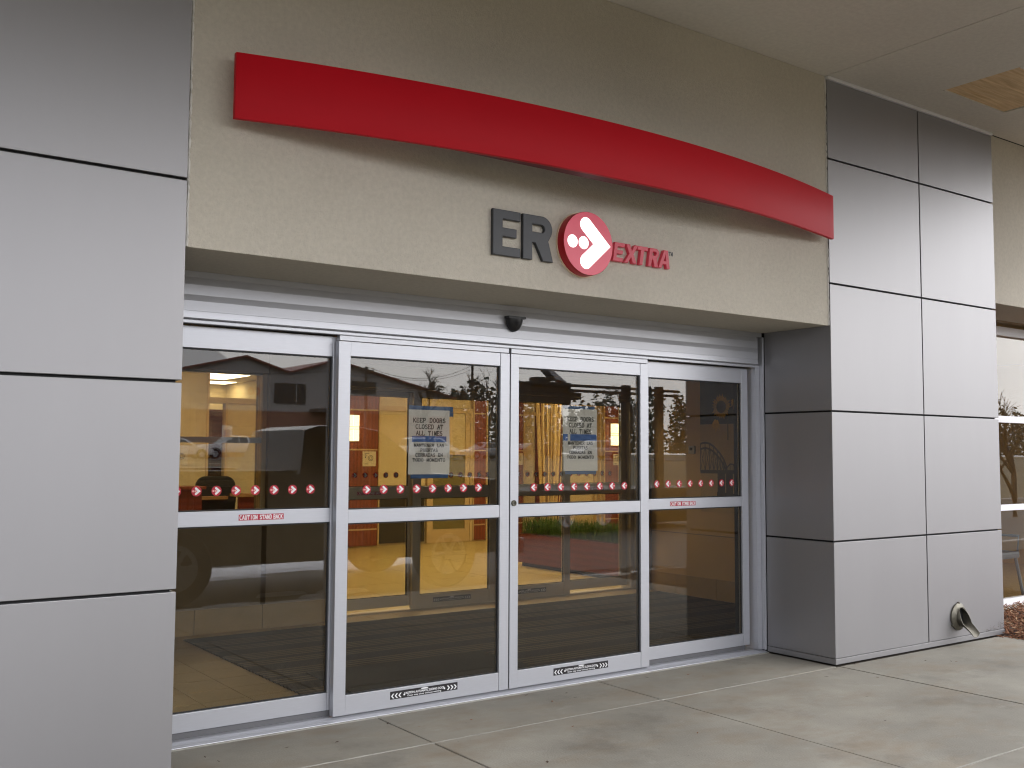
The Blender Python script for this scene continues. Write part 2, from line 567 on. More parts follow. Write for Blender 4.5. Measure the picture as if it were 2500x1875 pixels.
GL = {
    'A': [[(0, 0), (.5, 1), (1, 0)], [(.2, .36), (.8, .36)]],
    'B': [[(.1, 0), (.1, 1)], [(.1, 1), (.55, 1)] + ell(.55, .76, .3, .24, 90, -90, 6) + [(.1, .52)], [(.1, 0), (.6, 0)] + ell(.6, .26, .33, .26, -90, 90, 6)],
    'C': [ell(.52, .5, .45, .5, 50, 310, 14)],
    'D': [[(.1, 0), (.1, 1)], [(.1, 1), (.45, 1)] + ell(.45, .5, .48, .5, 90, -90, 10) + [(.1, 0)]],
    'E': [[(.1, 0), (.1, 1)], [(.1, 1), (.9, 1), (.9, .82)], [(.1, .52), (.7, .52)], [(.1, 0), (.92, 0), (.92, .2)]],
    'G': [ell(.52, .5, .45, .5, 50, 330, 14) + [(.95, .45), (.6, .45)]],
    'I': [[(.5, 0), (.5, 1)]],
    'K': [[(.1, 0), (.1, 1)], [(.9, 1), (.12, .42)], [(.35, .6), (.95, 0)]],
    'L': [[(.1, 1), (.1, 0)], [(.1, 0), (.92, 0), (.92, .22)]],
    'M': [[(.05, 0), (.1, 1), (.5, .12), (.9, 1), (.95, 0)]],
    'N': [[(.1, 0), (.1, 1), (.9, 0), (.9, 1)]],
    'O': [ell(.5, .5, .46, .5, 0, 360, 18)],
    'P': [[(.1, 0), (.1, 1)], [(.1, 1), (.55, 1)] + ell(.55, .73, .34, .27, 90, -90, 8) + [(.1, .46)]],
    'R': [[(.1, 0), (.1, 1)], [(.1, 1), (.55, 1)] + ell(.55, .75, .32, .25, 90, -90, 8) + [(.1, .5)], [(.5, .5), (.95, 0)]],
    'S': [ell(.5, .75, .38, .25, 30, 270, 8) + ell(.5, .25, .42, .25, 90, -150, 8)],
    'T': [[(.5, 0), (.5, 1)], [(.04, .82), (.04, 1), (.96, 1), (.96, .82)]],
    'U': [[(.1, 1), (.1, .35)] + ell(.5, .35, .4, .35, 180, 360, 8) + [(.9, 1)]],
    '1': [[(.3, .8), (.5, 1), (.5, 0)]],
    '2': [ell(.5, .7, .4, .3, 170, -30, 8) + [(.1, 0), (.9, 0)]],
    ':': [[(.4, .7), (.6, .7)], [(.4, .1), (.6, .1)]],
}


def stroke_text(mb, text, xc, z0, h, y, total_w, th, serif=False, mi=0, flip=1):
    n = len(text)
    adv = total_w / n
    wch = adv * 0.76
    k = 0
    for i, ch in enumerate(text):
        x0 = xc - total_w / 2 + i * adv + adv * 0.12
        for pl in GL.get(ch, []):
            P = [(x0 + a * wch, z0 + b * h) for a, b in pl]
            for a, b in zip(P[:-1], P[1:]):
                dx, dz = b[0] - a[0], b[1] - a[1]
                L_ = math.hypot(dx, dz) or 1e-6
                ux, uz = dx / L_, dz / L_
                e = th * 0.4
                k += 1
                yy = y - (k % 7) * 0.00003
                q = [(a[0] - ux * e - uz * th / 2, yy, a[1] - uz * e + ux * th / 2), (b[0] + ux * e - uz * th / 2, yy, b[1] + uz * e + ux * th / 2),
                     (b[0] + ux * e + uz * th / 2, yy, b[1] + uz * e - ux * th / 2), (a[0] - ux * e + uz * th / 2, yy, a[1] - uz * e - ux * th / 2)]
                mb.add(q, [(0, 1, 2, 3)], mi)
            if serif and len(pl) > 1:
                for e_, nb in ((pl[0], pl[1]), (pl[-1], pl[-2])):
                    if e_[1] in (0, 1) and abs(nb[1] - e_[1]) > 0.3:
                        ex, ez = x0 + e_[0] * wch, z0 + e_[1] * h
                        k += 1
                        yy = y - (k % 7) * 0.00003
                        s_ = wch * 0.2
                        mb.add([(ex - s_, yy, ez - th * .35), (ex + s_, yy, ez - th * .35), (ex + s_, yy, ez + th * .35), (ex - s_, yy, ez + th * .35)], [(0, 1, 2, 3)], mi)


# ------------------------------------------------------------------ measured layout (metres)
XL, XR = 0.52, 5.194                    # inner faces of the two clad piers
ZA, ZB, ZC, ZD, ZH, ZCE = 3.655, 2.734, 1.806, 0.873, 2.424, 4.272
YD = 0.613                              # jamb / operator face


# ================================================================== ground and pavement
def gz(y):                                # the land outside: road level, then a gentle rise to the far car park
    t = min(max((-13 - y) / 45.0, 0), 1)
    return -0.165 + 1.1 * (t * t * (3 - 2 * t))


gb = MB()
xs = [-700, -300, -150, -80, -50, -30, -15, -7, 0, 7.36, 15, 30, 50, 80, 150, 300, 700]
ys = [-900, -500, -300, -200, -120, -90, -70, -60, -52, -45, -38, -32, -26, -20, -16, -13, -5, -3.7]
for y in ys:
    for x in xs:
        gb.v.append((x, y, gz(y)))
for j in range(len(ys) - 1):
    for i in range(len(xs) - 1):
        a = j * len(xs) + i
        gb.f.append((a, a + 1, a + len(xs) + 1, a + len(xs)))
        gb.m.append(0)
tag(gb.build('ground', 'lawn'), kind='structure')
g2 = MB().box(-700, 700, -3.7, 500, -0.30, -0.17)
tag(g2.build('subsoil', 'soil'), kind='structure')
rb = MB()
rb.box(-60, 70, -13.0, -3.72, -0.20, -0.15)
tag(rb.build('road', 'asphalt'), kind='structure')
lot = MB()
lx = [-20, 100]
ly = [-88, -75, -62, -58]
for y in ly:
    for x in lx:
        lot.v.append((x, y, gz(y) + 0.03))
for j in range(len(ly) - 1):
    lot.f.append((2 * j, 2 * j + 1, 2 * j + 3, 2 * j + 2))
    lot.m.append(0)
tag(lot.build('car_park', 'asphalt'), kind='structure')
tag(MB().box(-60, 70, -3.72, -3.56, -0.2, 0.0).build('kerb', 'kerb', bevel=0.02), kind='structure')
tag(MB().box(-60, 70, -13.2, -13.0, -0.2, 0.0).build('kerb', 'kerb', bevel=0.02), kind='structure')

pav = tag(thing('pavement', None, None), kind='structure')
jx = [-8.6, -6.8, -5.07, -3.33, -1.6, 0.135, 1.862, 3.49, 5.212, 7.36]
jy = [-3.555, -1.80, -0.012]
G = 0.0055
slab_mesh = {}
for a, b in zip(jx[:-1], jx[1:]):
    for c, d in zip(jy[:-1], jy[1:]):
        MB().box(a + G, b - G, c + G, d - G, -0.12, random.uniform(-0.0012, 0.0012)).build('slab', 'concrete', pav, bevel=0.004)
for a, b in ((XL + .002, 1.862), (1.862, 3.49), (3.49, XR - .002)):
    MB().box(a + G, b - G, -0.012 + G, 0.592, -0.12, 0.0).build('slab', 'concrete', pav, bevel=0.003)
MB().box(-8.6, 7.352, -3.55, 0.60, -0.16, -0.009).build('joint_bed', 'concrete_gap', pav)
MB().box(XL + .003, XR - .003, 0.594, 0.63, -0.12, 0.004).build('grout_strip', 'sealant', pav, bevel=0.002)
for a, b, c in ((XL + .01, 4.72, -0.012), (-8.6, 7.35, -1.80)):
    n_ = 90                                           # worn sealant bead, slightly wavy
    sb = MB()
    for i in range(n_ + 1):
        x = a + (b - a) * i / n_
        wv = 0.0022 * math.sin(i * 1.7) + random.uniform(-.0012, .0012)
        hw = 0.0040 + random.uniform(-.0014, .0012)
        sb.v += [(x, c - hw + wv, 0.0016), (x, c + hw + wv, 0.0016), (x, c - hw + wv, -0.014), (x, c + hw + wv, -0.014)]
    for i in range(n_):
        k = 4 * i
        for q in ((k, k + 4, k + 5, k + 1), (k, k + 2, k + 6, k + 4), (k + 1, k + 5, k + 7, k + 3)):
            sb.f.append(q)
            sb.m.append(0)
    sb.build('sealant_bead', 'sealant', pav)

# mulch bed beside the right pier
bed = MB()
nx, ny = 16, 20
for j in range(ny + 1):
    for i in range(nx + 1):
        x, y = 7.362 + 3.2 * i / nx, -3.5 + 4.18 * j / ny
        bed.v.append((x, y, -0.03 + 0.055 * min(1, (x - 7.36) / 0.25) + random.uniform(-.012, .012)))
for j in range(ny):
    for i in range(nx):
        k = j * (nx + 1) + i
        bed.f.append((k, k + 1, k + nx + 2, k + nx + 1))
        bed.m.append(0)
tag(bed.build('planting_bed', 'soil'), kind='structure')
mu = MB()
for k in range(9000):
    x = 7.30 + (random.random() ** 1.3) * 2.6
    y = random.uniform(-1.7, 0.66)
    z = 0.0 + 0.05 * min(1, max(0, (x - 7.36) / 0.25)) + random.uniform(-.012, .03)
    if x < 7.36:
        if random.random() < 0.75 or y > 0:
            continue
        z = 0.004
    L_, W_, T_ = random.uniform(.015, .06), random.uniform(.005, .014), random.uniform(.002, .005)
    A = Matrix.Rotation(random.uniform(0, 6.28), 3, 'Z') @ Matrix.Rotation(random.gauss(0, .45), 3, 'X') @ Matrix.Rotation(random.gauss(0, .35), 3, 'Y')
    c8 = [Vector((x, y, z)) + A @ Vector((sx * L_ / 2, sy * W_ / 2 * (1 - .4 * (sx > 0)), sz * T_ / 2)) for sz in (-1, 1) for sy in (-1, 1) for sx in (-1, 1)]
    mu.add(c8, [(0, 2, 3, 1), (4, 5, 7, 6), (0, 1, 5, 4), (2, 6, 7, 3), (0, 4, 6, 2), (1, 3, 7, 5)], 1 if random.random() < .16 else 0)
tag(mu.build('mulch', ['mulch', 'mulch_pale']), 'brown shredded bark mulch beside the right metal pier', 'mulch', kind='stuff')

# ================================================================== the building's walls
hw = thing('entrance_wall', 'beige stucco wall above the sliding doors, carrying the red band and ER sign', 'wall', (XL, 0.3, ZH))
mb = MB()
NX, NZ = 40, 16                          # slightly uneven lower edge
mb.box(XL + 0.004, XR - 0.004, 0.012, 0.62, ZH, ZCE)
mb.build('stucco_face', 'stucco', hw, bevel=0.006)
for nm, xa, xb in (('caulk_line', XL + .001, XL + .016), ('caulk_line', XR - .015, XR - .001)):
    cb = MB()
    n_ = 60
    pts = []
    for i in range(n_ + 1):
        z = ZH + 0.002 + (ZCE - ZH - .006) * i / n_
        pts.append(((xa + xb) / 2 + random.uniform(-.0015, .0015), 0.010 + random.uniform(-.001, .001), z))
    cb.tube(pts, [0.0068 + random.uniform(-.0012, .0012) for _ in pts], 6)
    cb.build(nm, 'caulk', hw)
MB().box(XL, XR - .02, 0.6205, 0.80, ZH - 0.0315, ZH + 0.3).build('head_strip', 'aluminium', hw)
MB().box(XL, XR, 0.80, 0.95, 2.17, ZCE).build('inner_face', 'vest_dark_unlit', hw)

rw = thing('side_wall', 'beige stucco wall above the side window, right of the clad pier', 'wall', (9, 0.3, 2.8))
MB().box(7.446, 13, 0.03, 0.60, 2.80, ZCE).build('stucco_face', 'stucco', rw, bevel=0.006)
MB().box(7.446, 13, 0.60, 0.95, 2.79, ZCE).build('soffit_back', 'vest_dark_unlit', rw)
MB().box(7.446, 13, 0.58, 0.78, -0.1, 0.05).build('plinth', 'concrete', rw)


def pier(name, label, x0, cols, ret_x, ret_side, floor0):
    """metal-clad pier: panels are folded cassettes with open joints over a dark backing"""
    t = thing(name, label, 'pier', ((cols[0] + cols[-1]) / 2, 0.3, 0))
    rows = [0.052, ZD, ZB - (ZB - ZD) / 2 + 0.0025, ZB, ZA, ZCE]
    rows[2] = ZC
    g = 0.0065
    for c in range(len(cols) - 1):
        a, b = cols[c] + (g if c else 0), cols[c + 1] - (g if c < len(cols) - 2 else 0)
        for r_ in range(5):
            z0, z1 = rows[r_] + (g if r_ else 0.0), rows[r_ + 1] - (g if r_ < 4 else 0.028)
            dy = random.uniform(-.0006, .0006)
            folded = (ret_side < 0 and c == 0) or (ret_side > 0 and c == len(cols) - 2)
            if folded:
                if ret_side < 0:
                    pts = [(a, dy), (b, dy), (b, .035), (a + .035, .035), (a + .035, YD - 0.002), (a, YD - 0.002)]
                else:
                    pts = [(a, dy), (b, dy), (b, YD - 0.002), (b - .035, YD - 0.002), (b - .035, .035), (a, .035)]
                MB().prism(pts, z0, z1, 'z').build('panel', 'panel_metal', t, bevel=0.0025)
            else:
                MB().box(a, b, dy, .035, z0, z1).build('panel', 'panel_metal', t, bevel=0.0025)
    xa, xb = cols[0], cols[-1]
    ia = xa + .022
    ib = xb - .022
    MB().box(ia, ib, 0.022, 0.95, 0.002, ZCE - 0.002).build('backing', 'joint_black', t)
    pts = [(xa - .003, -0.004), (xb + .003, -0.004), (xb + .003, 0.61), (xa - .003, 0.61)]
    MB().prism(pts, 0.010, 0.049, 'z').build('base_trim', 'panel_metal', t, bevel=0.002)
    MB().box(xa, xb, -0.016, 0.02, ZCE - 0.026, ZCE - 0.001).build('top_trim', 'white_frame', t, bevel=0.004)
    return t


pier('metal_clad_pier', 'grey metal-clad pier on the left, one column of large panels beside the fixed pane', 0, [-2.98, -1.815, -0.647, XL], XL, 1, 0)
pier('metal_clad_pier', 'silver metal-clad pier two panels wide with a drain spout near its foot', 0, [XR, 6.345, 7.444], XR, -1, 0)
farwall = thing('side_wall', 'beige stucco wall left of the left metal pier', 'wall', (-6, 0.3, 0))
MB().box(-9, -2.99, 0.03, 0.95, 0, ZCE).build('stucco_face', 'stucco', farwall)

# canopy over the entrance
can = tag(thing('canopy_ceiling', None, None, (0, -1.5, ZCE)), kind='structure')
CE0 = -4.1
cx = [-9.0, -6.9, -3.44, 0.02, XR, 8.66, 9.4]
PX0, PX1, PY0, PY1 = 6.16, 7.02, -0.94, -0.34
gq = 0.0035
for a, b in zip(cx[:-1], cx[1:]):
    y1 = 0.02
    if a <= PX0 < b:                     # the panel with the unfinished opening
        mb = MB()
        for d in ((a + gq, PX0, CE0, y1), (PX1, b - gq, CE0, y1), (PX0, PX1, CE0, PY0), (PX0, PX1, PY1, y1)):
            mb.box(*d, ZCE, ZCE + .02)
        mb.build('ceiling_panel', 'ceiling_stucco', can)
    else:
        MB().box(a + gq, b - gq, CE0, y1, ZCE, ZCE + .02).build('ceiling_panel', 'ceiling_stucco', can)
MB().box(-9.0, 9.4, CE0 + .01, 0.3, ZCE + .024, ZCE + .05).build('ceiling_deck', 'joint_black', can)
MB().box(-9.05, 9.45, CE0 - .12, CE0 - .005, ZCE - 0.20, ZCE + .75).build('canopy_fascia', 'stucco', can, bevel=.01)
MB().box(-9.05, 9.45, CE0, 0.95, ZCE + .055, ZCE + .75).build('canopy_roof', 'stucco', can)
ph = thing('plywood_patch', 'bare plywood patch closing a rectangular opening in the canopy ceiling', 'patch', (6.6, -0.65, ZCE))
MB().box(PX0 + .004, PX1 - .004, PY0 + .004, PY1 - .004, ZCE + .008, ZCE + .0225).build('plywood_sheet', 'plywood', ph)
MB().box(PX0 - .002, PX1 + .002, PY1 - .010, PY1 + .002, ZCE - .006, ZCE + .006).build('edge_bead', 'caulk', ph)
MB().box(PX0 - .002, PX1 + .002, PY0 - .002, PY0 + .010, ZCE - .006, ZCE + .006).build('edge_bead', 'caulk', ph)

cs = thing('added_canopy_pier', 'unseen broad stucco pier added under the canopy on the left to block sky light', 'pier', (-7.6, -3.1, 0))
MB().box(-9.0, -6.2, -3.54, -2.5, 0.0, ZCE - .002).build('pier_body', 'stucco', cs, bevel=.01)  # added out of view to keep the left sky off the entrance

# ================================================================== red bowed band
S0 = 0.085
bd = thing('red_band', 'long bowed red metal band projecting from the stucco above the ER sign', 'sign band', (2.9, 0, 3.2))
BX0, BX1, BZ0, BZ1 = 0.705, 5.135, 3.034, 3.349


def bow(x):
    u = (x - (BX0 + BX1) / 2) / ((BX1 - BX0) / 2)
    return -S0 - 0.283 * (1 - u * u)


n_ = 64
mb = MB()
for i in range(n_ + 1):
    x = BX0 + (BX1 - BX0) * i / n_
    y = bow(x)
    for dy in (0, 0.028):
        for z in (BZ0, BZ1):
            mb.v.append((x, y + dy, z))
for i in range(n_):
    k = 4 * i
    mb.f += [(k, k + 4, k + 5, k + 1), (k + 2, k + 3, k + 7, k + 6), (k, k + 2, k + 6, k + 4), (k + 1, k + 5, k + 7, k + 3)]
    mb.m += [0] * 4
mb.f += [(0, 1, 3, 2), (4 * n_, 4 * n_ + 2, 4 * n_ + 3, 4 * n_ + 1)]
mb.m += [0, 0]
mb.build('band_face', 'red_paint', bd, bevel=0.003, smooth=True)
yb = -0.245
xs_ = [BX0 + (BX1 - BX0) * i / 80 for i in range(81)]
fr = [(x, bow(x) + .03) for x in xs_ if bow(x) + .03 < yb - .004]
pts = [(fr[0][0], yb)] + fr + [(fr[-1][0], yb)]
MB().prism(pts, BZ0 + .008, BZ1 - .008, 'z').build('band_cabinet', 'red_shaded', bd)
for x in (1.25, 2.1, 2.95, 3.8, 4.6):
    y = max(yb, bow(x)) + .02
    MB().box(x - .03, x + .03, y, 0.014, 3.16, 3.22).build('bracket', 'red_shaded', bd)

# ================================================================== ER sign
sg = thing('entrance_sign', 'dark grey ER letters, lit red arrow disc and red EXTRA on the stucco wall', 'sign', (2.9, 0, 2.7))
e0, e1, z0, z1 = 2.214, 2.403, 2.589, 2.847
st = 0.066
E_ = [(e0, z0), (e1, z0), (e1, z0 + .052), (e0 + st, z0 + .052), (e0 + st, z0 + .108), (e1 - .026, z0 + .108), (e1 - .026, z0 + .158),
      (e0 + st, z0 + .158), (e0 + st, z1 - .052), (e1, z1 - .052), (e1, z1)] + [(e0, z1)]
curve_mesh([E_], -0.013, 0.011, 0.003).build('letter', 'letter_grey', sg)


def glyph_R(x0, x1, z0, z1, st, sh=0.0):
    w, h = x1 - x0, z1 - z0
    rr = h * 0.285
    cz = z1 - rr
    cx_ = x1 - rr - w * 0.02
    out = [(x0, z0), (x0 + st, z0), (x0 + st, z0 + h * .385), (x0 + st + w * .10, z0 + h * .385), (x1 - st * 1.08, z0), (x1 + w * .01, z0), (cx_ + rr * .62, z0 + h * .455)]
    out += arc(cx_, cz, rr, -38, 90, 12) + [(x0, z1)]
    r2 = rr - st * 0.78
    hole = [(x0 + st, cz - r2), (cx_ - w * .02, cz - r2)] + arc(cx_ - w * .02, cz, r2, -90, 90, 10)[1:] + [(x0 + st, cz + r2)]
    f = lambda P: [(x + (z - z0) * sh, z) for x, z in P]
    return [f(out), f(hole)]


curve_mesh(glyph_R(2.421, 2.635, z0, z1, st), -0.013, 0.011, 0.003).build('letter', 'letter_grey', sg)
DX, DZ, DR = 2.868, 2.7225, 0.189
dk = MB().lathe([(DR * .985, 0.009), (DR, 0.006), (DR, -0.050), (DR * .985, -0.0545)], (DX, 0, DZ), 'y', 64).build('emblem_body', 'emblem_side', sg, smooth=True)
MB().lathe([(DR * .9, 0.0115), (DR * 1.03, 0.0115), (DR * 1.03, 0.002), (DR * .9, 0.002)], (DX, 0, DZ), 'y', 64).build('emblem_trim', 'emblem_trim', sg)
MB().disc(DX, DZ, DR * .984, -0.0548, 64).build('emblem_face', 'emblem_face', sg)
dv = (0.65 / .868, -0.575 / .868)
U = lambda a, b: (DX + DR * a, DZ + DR * b)
cap = [(-.11 + .235 * math.cos(R(t)), .575 + .235 * math.sin(R(t))) for t in range(49, 230, 10)]
arrow = [(.895, 0)] + cap + [(.186, 0)] + [(x, -z) for x, z in reversed(cap)]
MB().add([(*U(a, b)[:1], -0.0556, U(a, b)[1]) for a, b in arrow], [tuple(range(len(arrow)))]).build('emblem_arrow', 'emblem_white', sg)
for a, r_ in ((-.645, .20), (-.205, .20)):
    MB().disc(DX + DR * a, DZ, DR * r_, -0.0556, 32).build('emblem_dot', 'emblem_white', sg)
# EXTRA, italic
xz0, xz1 = 2.654, 2.770
H_, W_, SH = xz1 - xz0, 0.086, 0.16
sw = 0.027


def shear(P):
    return [(x + (z - xz0) * SH, z) for x, z in P]


def gE(x):
    return [shear([(x, xz0), (x + W_ * .92, xz0), (x + W_ * .92, xz0 + .024), (x + sw, xz0 + .024), (x + sw, xz0 + .047), (x + W_ * .85, xz0 + .047),
            (x + W_ * .85, xz0 + .070), (x + sw, xz0 + .070), (x + sw, xz1 - .024), (x + W_ * .95, xz1 - .024), (x + W_ * .95, xz1), (x, xz1)])]


def gX(x):
    m = x + W_ / 2 + .003
    zc = (xz0 + xz1) / 2
    return [shear([(x - .006, xz0), (x + .026, xz0), (m, zc - .020), (x + W_ - .022, xz0), (x + W_ + .012, xz0), (m + .018, zc), (x + W_ + .008, xz1),
            (x + W_ - .022, xz1), (m, zc + .020), (x + .026, xz1), (x - .006, xz1), (m - .018, zc)])]


def gT(x):
    m = x + W_ / 2
    return [shear([(m - sw / 2, xz0), (m + sw / 2, xz0), (m + sw / 2, xz1 - .025), (x + W_, xz1 - .025), (x + W_, xz1), (x, xz1), (x, xz1 - .025), (m - sw / 2, xz1 - .025)])]


def gA(x):
    a0, a1 = x - .006, x + W_ + .008
    m = (a0 + a1) / 2
    out = [(a0, xz0), (a0 + .028, xz0), (a0 + .035, xz0 + .025), (a1 - .035, xz0 + .025), (a1 - .028, xz0), (a1, xz0), (m + .017, xz1), (m - .017, xz1)]
    hole = [(a0 + .041, xz0 + .047), (a1 - .041, xz0 + .047), (m, xz1 - .027)]
    return [shear(out), shear(hole)]


for fn, x in ((gE, 3.093), (gX, 3.190), (gT, 3.280), (lambda x: glyph_R(x, x + W_ * .98, xz0, xz1, sw, SH), 3.382), (gA, 3.476)):
    curve_mesh(fn(x), -0.014, 0.011, 0.002).build('letter', 'letter_red', sg)
mb = MB()
stroke_text(mb, 'TM', 3.602, 2.746, 0.023, 0.0105, 0.040, 0.005)
mb.build('trademark_print', 'letter_grey', sg)

# ================================================================== automatic door set
def frame_thing(name, label, x0, x1, yf, z1, m='aluminium', jl=True):
    """operator box, jambs and threshold"""
    t = thing(name, label, 'door frame', ((x0 + x1) / 2, yf, 0))
    prof = [(yf + .010, z1), (yf + .006, z1 - .036), (yf + .003, z1 - .037), (yf + .005, z1 - .090), (yf - .002, z1 - .123),
            (yf + .001, z1 - .174), (yf - .001, z1 - .176), (yf - .004, z1 - .211), (yf + .002, z1 - .213), (yf + .020, z1 - .215), (yf + .19, z1 - .215), (yf + .19, z1)]
    MB().prism(prof, x0 + .002, x1 - .075, 'x').build('operator_cover', m, t)
    MB().box(x1 - .075, x1 - .070, yf + .004, yf + .19, z1 - .213, z1 - .002).build('end_cap', m, t)
    MB().box(x0 + .002, x1 - .07, yf + .028, yf + .042, z1 - .236, z1 - .216).build('track_rail', m, t, bevel=.003)
    MB().box(x0 + .002, x1 - .07, yf + .046, yf + .19, z1 - .236, z1 - .216).build('track_gap', 'gasket', t)
    for a, b, c in ((x1 - .070, x1 - .024, .03), (x1 - .022, x1 - .004, 0.0)):
        MB().box(a, b, yf + c, yf + .19, 0.022, z1 - .216 if c else z1).build('jamb', m, t, bevel=.003)
    if jl:
        MB().box(x0 + .002, x0 + .03, yf + .03, yf + .19, 0.022, z1 - .24).build('jamb', m, t, bevel=.003)
    th = [(yf - .005, 0.0), (yf - .003, .006), (yf + .012, .012), (yf + .018, .009), (yf + .026, .014), (yf + .032, .010), (yf + .062, .020), (yf + .19, .020), (yf + .19, 0.0)]
    MB().prism(th, x0 + .002, x1 - .003, 'x').build('threshold', m, t)
    return t


def sticker(parent, x, z, y, r_, d):
    """round red arrow sticker, thin print on the pane; d=+1 arrow to the right"""
    mb = MB()
    n = 24
    mb.add([(x + r_ * math.cos(2 * math.pi * k / n), y, z + r_ * math.sin(2 * math.pi * k / n)) for k in range(n)], [tuple(range(n))], 0)
    A = [(x + d * r_ * a * .92, y - .0004, z + r_ * b * .92) for a, b in arrow]
    mb.add(A, [tuple(range(len(A)))], 1)
    for a, q in ((-.642, .2), (-.19, .21)):
        mb.add([(x + d * r_ * a + r_ * q * math.cos(2 * math.pi * k / 12), y - .0004, z + r_ * q * math.sin(2 * math.pi * k / 12)) for k in range(12)], [tuple(range(12))], 2)
    o = mb.build('arrow_sticker', ['sticker_red', 'sticker_white', 'sticker_peach'], parent)
    return o


def leaf(name, label, x0, x1, yf, z0, z1, gx0, gx1, mids, gz0, gz1, glass='glass', m='aluminium', cap=0, group=None, th=.044):
    t = thing(name, label, 'door', ((x0 + x1) / 2, yf, z0), group)
    y1 = yf + th
    for a, b in ((x0, gx0), (gx1, x1)):
        MB().box(a, b, yf, y1, z0, z1 - cap).build('stile', m, t, bevel=.0025)
    if cap:
        MB().box(x0 + .006, x1 - .003, yf + .004, y1, z1 - cap + .003, z1).build('top_cap', m, t, bevel=.002)
    for a, b in ((z0, gz0), (mids[0], mids[1]), (gz1, z1 - cap)):
        MB().box(gx0 + .0008, gx1 - .0008, yf + .0025, y1 - .002, a, b).build('rail', m, t, bevel=.002)
    for a, b in ((gz0, mids[0]), (mids[1], gz1)):
        pn = MB().box(gx0 + .001, gx1 - .001, yf + .022, yf + .028, a + .001, b - .001).build('pane', glass, t)
        gk = MB()
        w = .0075
        ya, yb2 = yf + .014, yf + .022
        gk.box(gx0 + .001, gx0 + w, ya, yb2, a + .001, b - .001)
        gk.box(gx1 - w, gx1 - .001, ya, yb2, a + .001, b - .001)
        gk.box(gx0 + w, gx1 - w, ya, yb2, a + .001, a + w)
        gk.box(gx0 + w, gx1 - w, ya, yb2, b - w, b - .001)
        gk.build('gasket', 'gasket', pn)
    return t


def caution_red(parent, x0, x1, z0, z1, y):
    mb = MB().box(x0, x1, y - .0008, y, z0, z1, 0)
    h = (z1 - z0) * .68
    stroke_text(mb, 'CAUTION', x0 + (x1 - x0) * .215, z0 + (z1 - z0) * .16, h, y - .0012, (x1 - x0) * .40, h * .17, mi=1)
    stroke_text(mb, 'STAND', x0 + (x1 - x0) * .595, z0 + (z1 - z0) * .16, h, y - .0012, (x1 - x0) * .275, h * .17, mi=1)
    stroke_text(mb, 'BACK', x0 + (x1 - x0) * .872, z0 + (z1 - z0) * .16, h, y - .0012, (x1 - x0) * .215, h * .17, mi=1)
    return mb.build('caution_label', ['label_red', 'label_white'], parent)


def caution_black(parent, x0, x1, z0, z1, y):
    mb = MB().box(x0, x1, y - .0008, y, z0, z1, 0)
    w, h = x1 - x0, z1 - z0
    zc = z0 + h * .42
    for s_, bx in ((-1, x0 + w * .012), (1, x1 - w * .012)):
        for k in range(3):
            ex = bx - s_ * k * w * .052
            q = h * .30
            t_ = w * .022
            for sg_ in (-1, 1):
                mb.add([(ex, y - .0012, zc), (ex - s_ * t_, y - .0012, zc), (ex - s_ * (t_ + q * .9), y - .0012, zc + sg_ * q), (ex - s_ * q * .9, y - .0012, zc + sg_ * q)], [(0, 1, 2, 3)], 1)
        ex = bx - s_ * .19 * w
        mb.add([(ex + .006 * math.cos(k * .785), y - .0012, zc + .006 * math.sin(k * .785)) for k in range(8)], [tuple(range(8))], 1)
    font_mesh(mb, 'CAUTION: AUTOMATIC SLIDING DOOR', x0 + w * .20, z0 + h * .44, h * .27, y - .0013, w * .60, .03, 1)
    font_mesh(mb, 'Door may close without warning', x0 + w * .25, z0 + h * .13, h * .20, y - .0013, w * .50, .02, 1)
    mb.add([(x0 + w * .5 + w * .055 * math.cos(k * .3927), y - .0013, z0 + h * .86 + h * .1 * math.sin(k * .3927)) for k in range(16)], [tuple(range(16))], 1)
    return mb.build('sliding_door_label', ['label_black', 'label_white'], parent)


frame_thing('door_surround', 'silver aluminium frame and operator header around the outer sliding doors', XL, XR, YD, 2.392)
YF, YL = 0.702, 0.650
lf = leaf('fixed_door_panel', 'left fixed glass panel with red caution label, next to the left pier', XL + .032, 1.640, YF, .055, 2.150, .60, 1.604, (1.098, 1.176), .150, 2.035)
for k in range(8):
    sticker(lf, 1.490 - .1075 * k, 1.283, YF + .0214, .027, 1)
caution_red(lf, 1.070, 1.325, 1.123, 1.155, YF + .0022)
MB().box(XL + .034, 1.63, YF + .012, YF + .05, .021, .055).build('bottom_channel', 'channel_grey', lf)
rf = leaf('fixed_door_panel', 'right fixed glass panel with red caution label, next to the right pier', 3.975, 5.100, YF, .055, 2.150, 4.005, 5.030, (1.098, 1.172), .142, 2.036)
for k in range(8):
    sticker(rf, 4.159 + .1113 * k, 1.277, YF + .0214, .027, -1)
caution_red(rf, 4.269, 4.527, 1.118, 1.150, YF + .0022)
MB().box(3.98, 5.06, YF + .012, YF + .05, .021, .055).build('bottom_channel', 'channel_grey', rf)
ls = leaf('sliding_door', 'left sliding glass door with taped notice and black caution strip', 1.615, 2.809, YL, .026, 2.160, 1.690, 2.738, (1.090, 1.166), .134, 2.040, cap=.037)
for k in range(8):
    sticker(ls, 1.816 + .1106 * k, 1.277, YL + .0214, .027, 1)
caution_black(ls, 1.976, 2.436, .072, .117, YL + .0022)
rs = leaf('sliding_door', 'right sliding glass door with keyed lock, taped notice and black caution strip', 2.818, 4.011, YL, .026, 2.160, 2.882, 3.934, (1.090, 1.166), .131, 2.040, cap=.037)
for k in range(8):
    sticker(rs, 3.020 + .1116 * k, 1.272, YL + .0214, .027, -1)
caution_black(rs, 3.170, 3.634, .064, .110, YL + .0022)
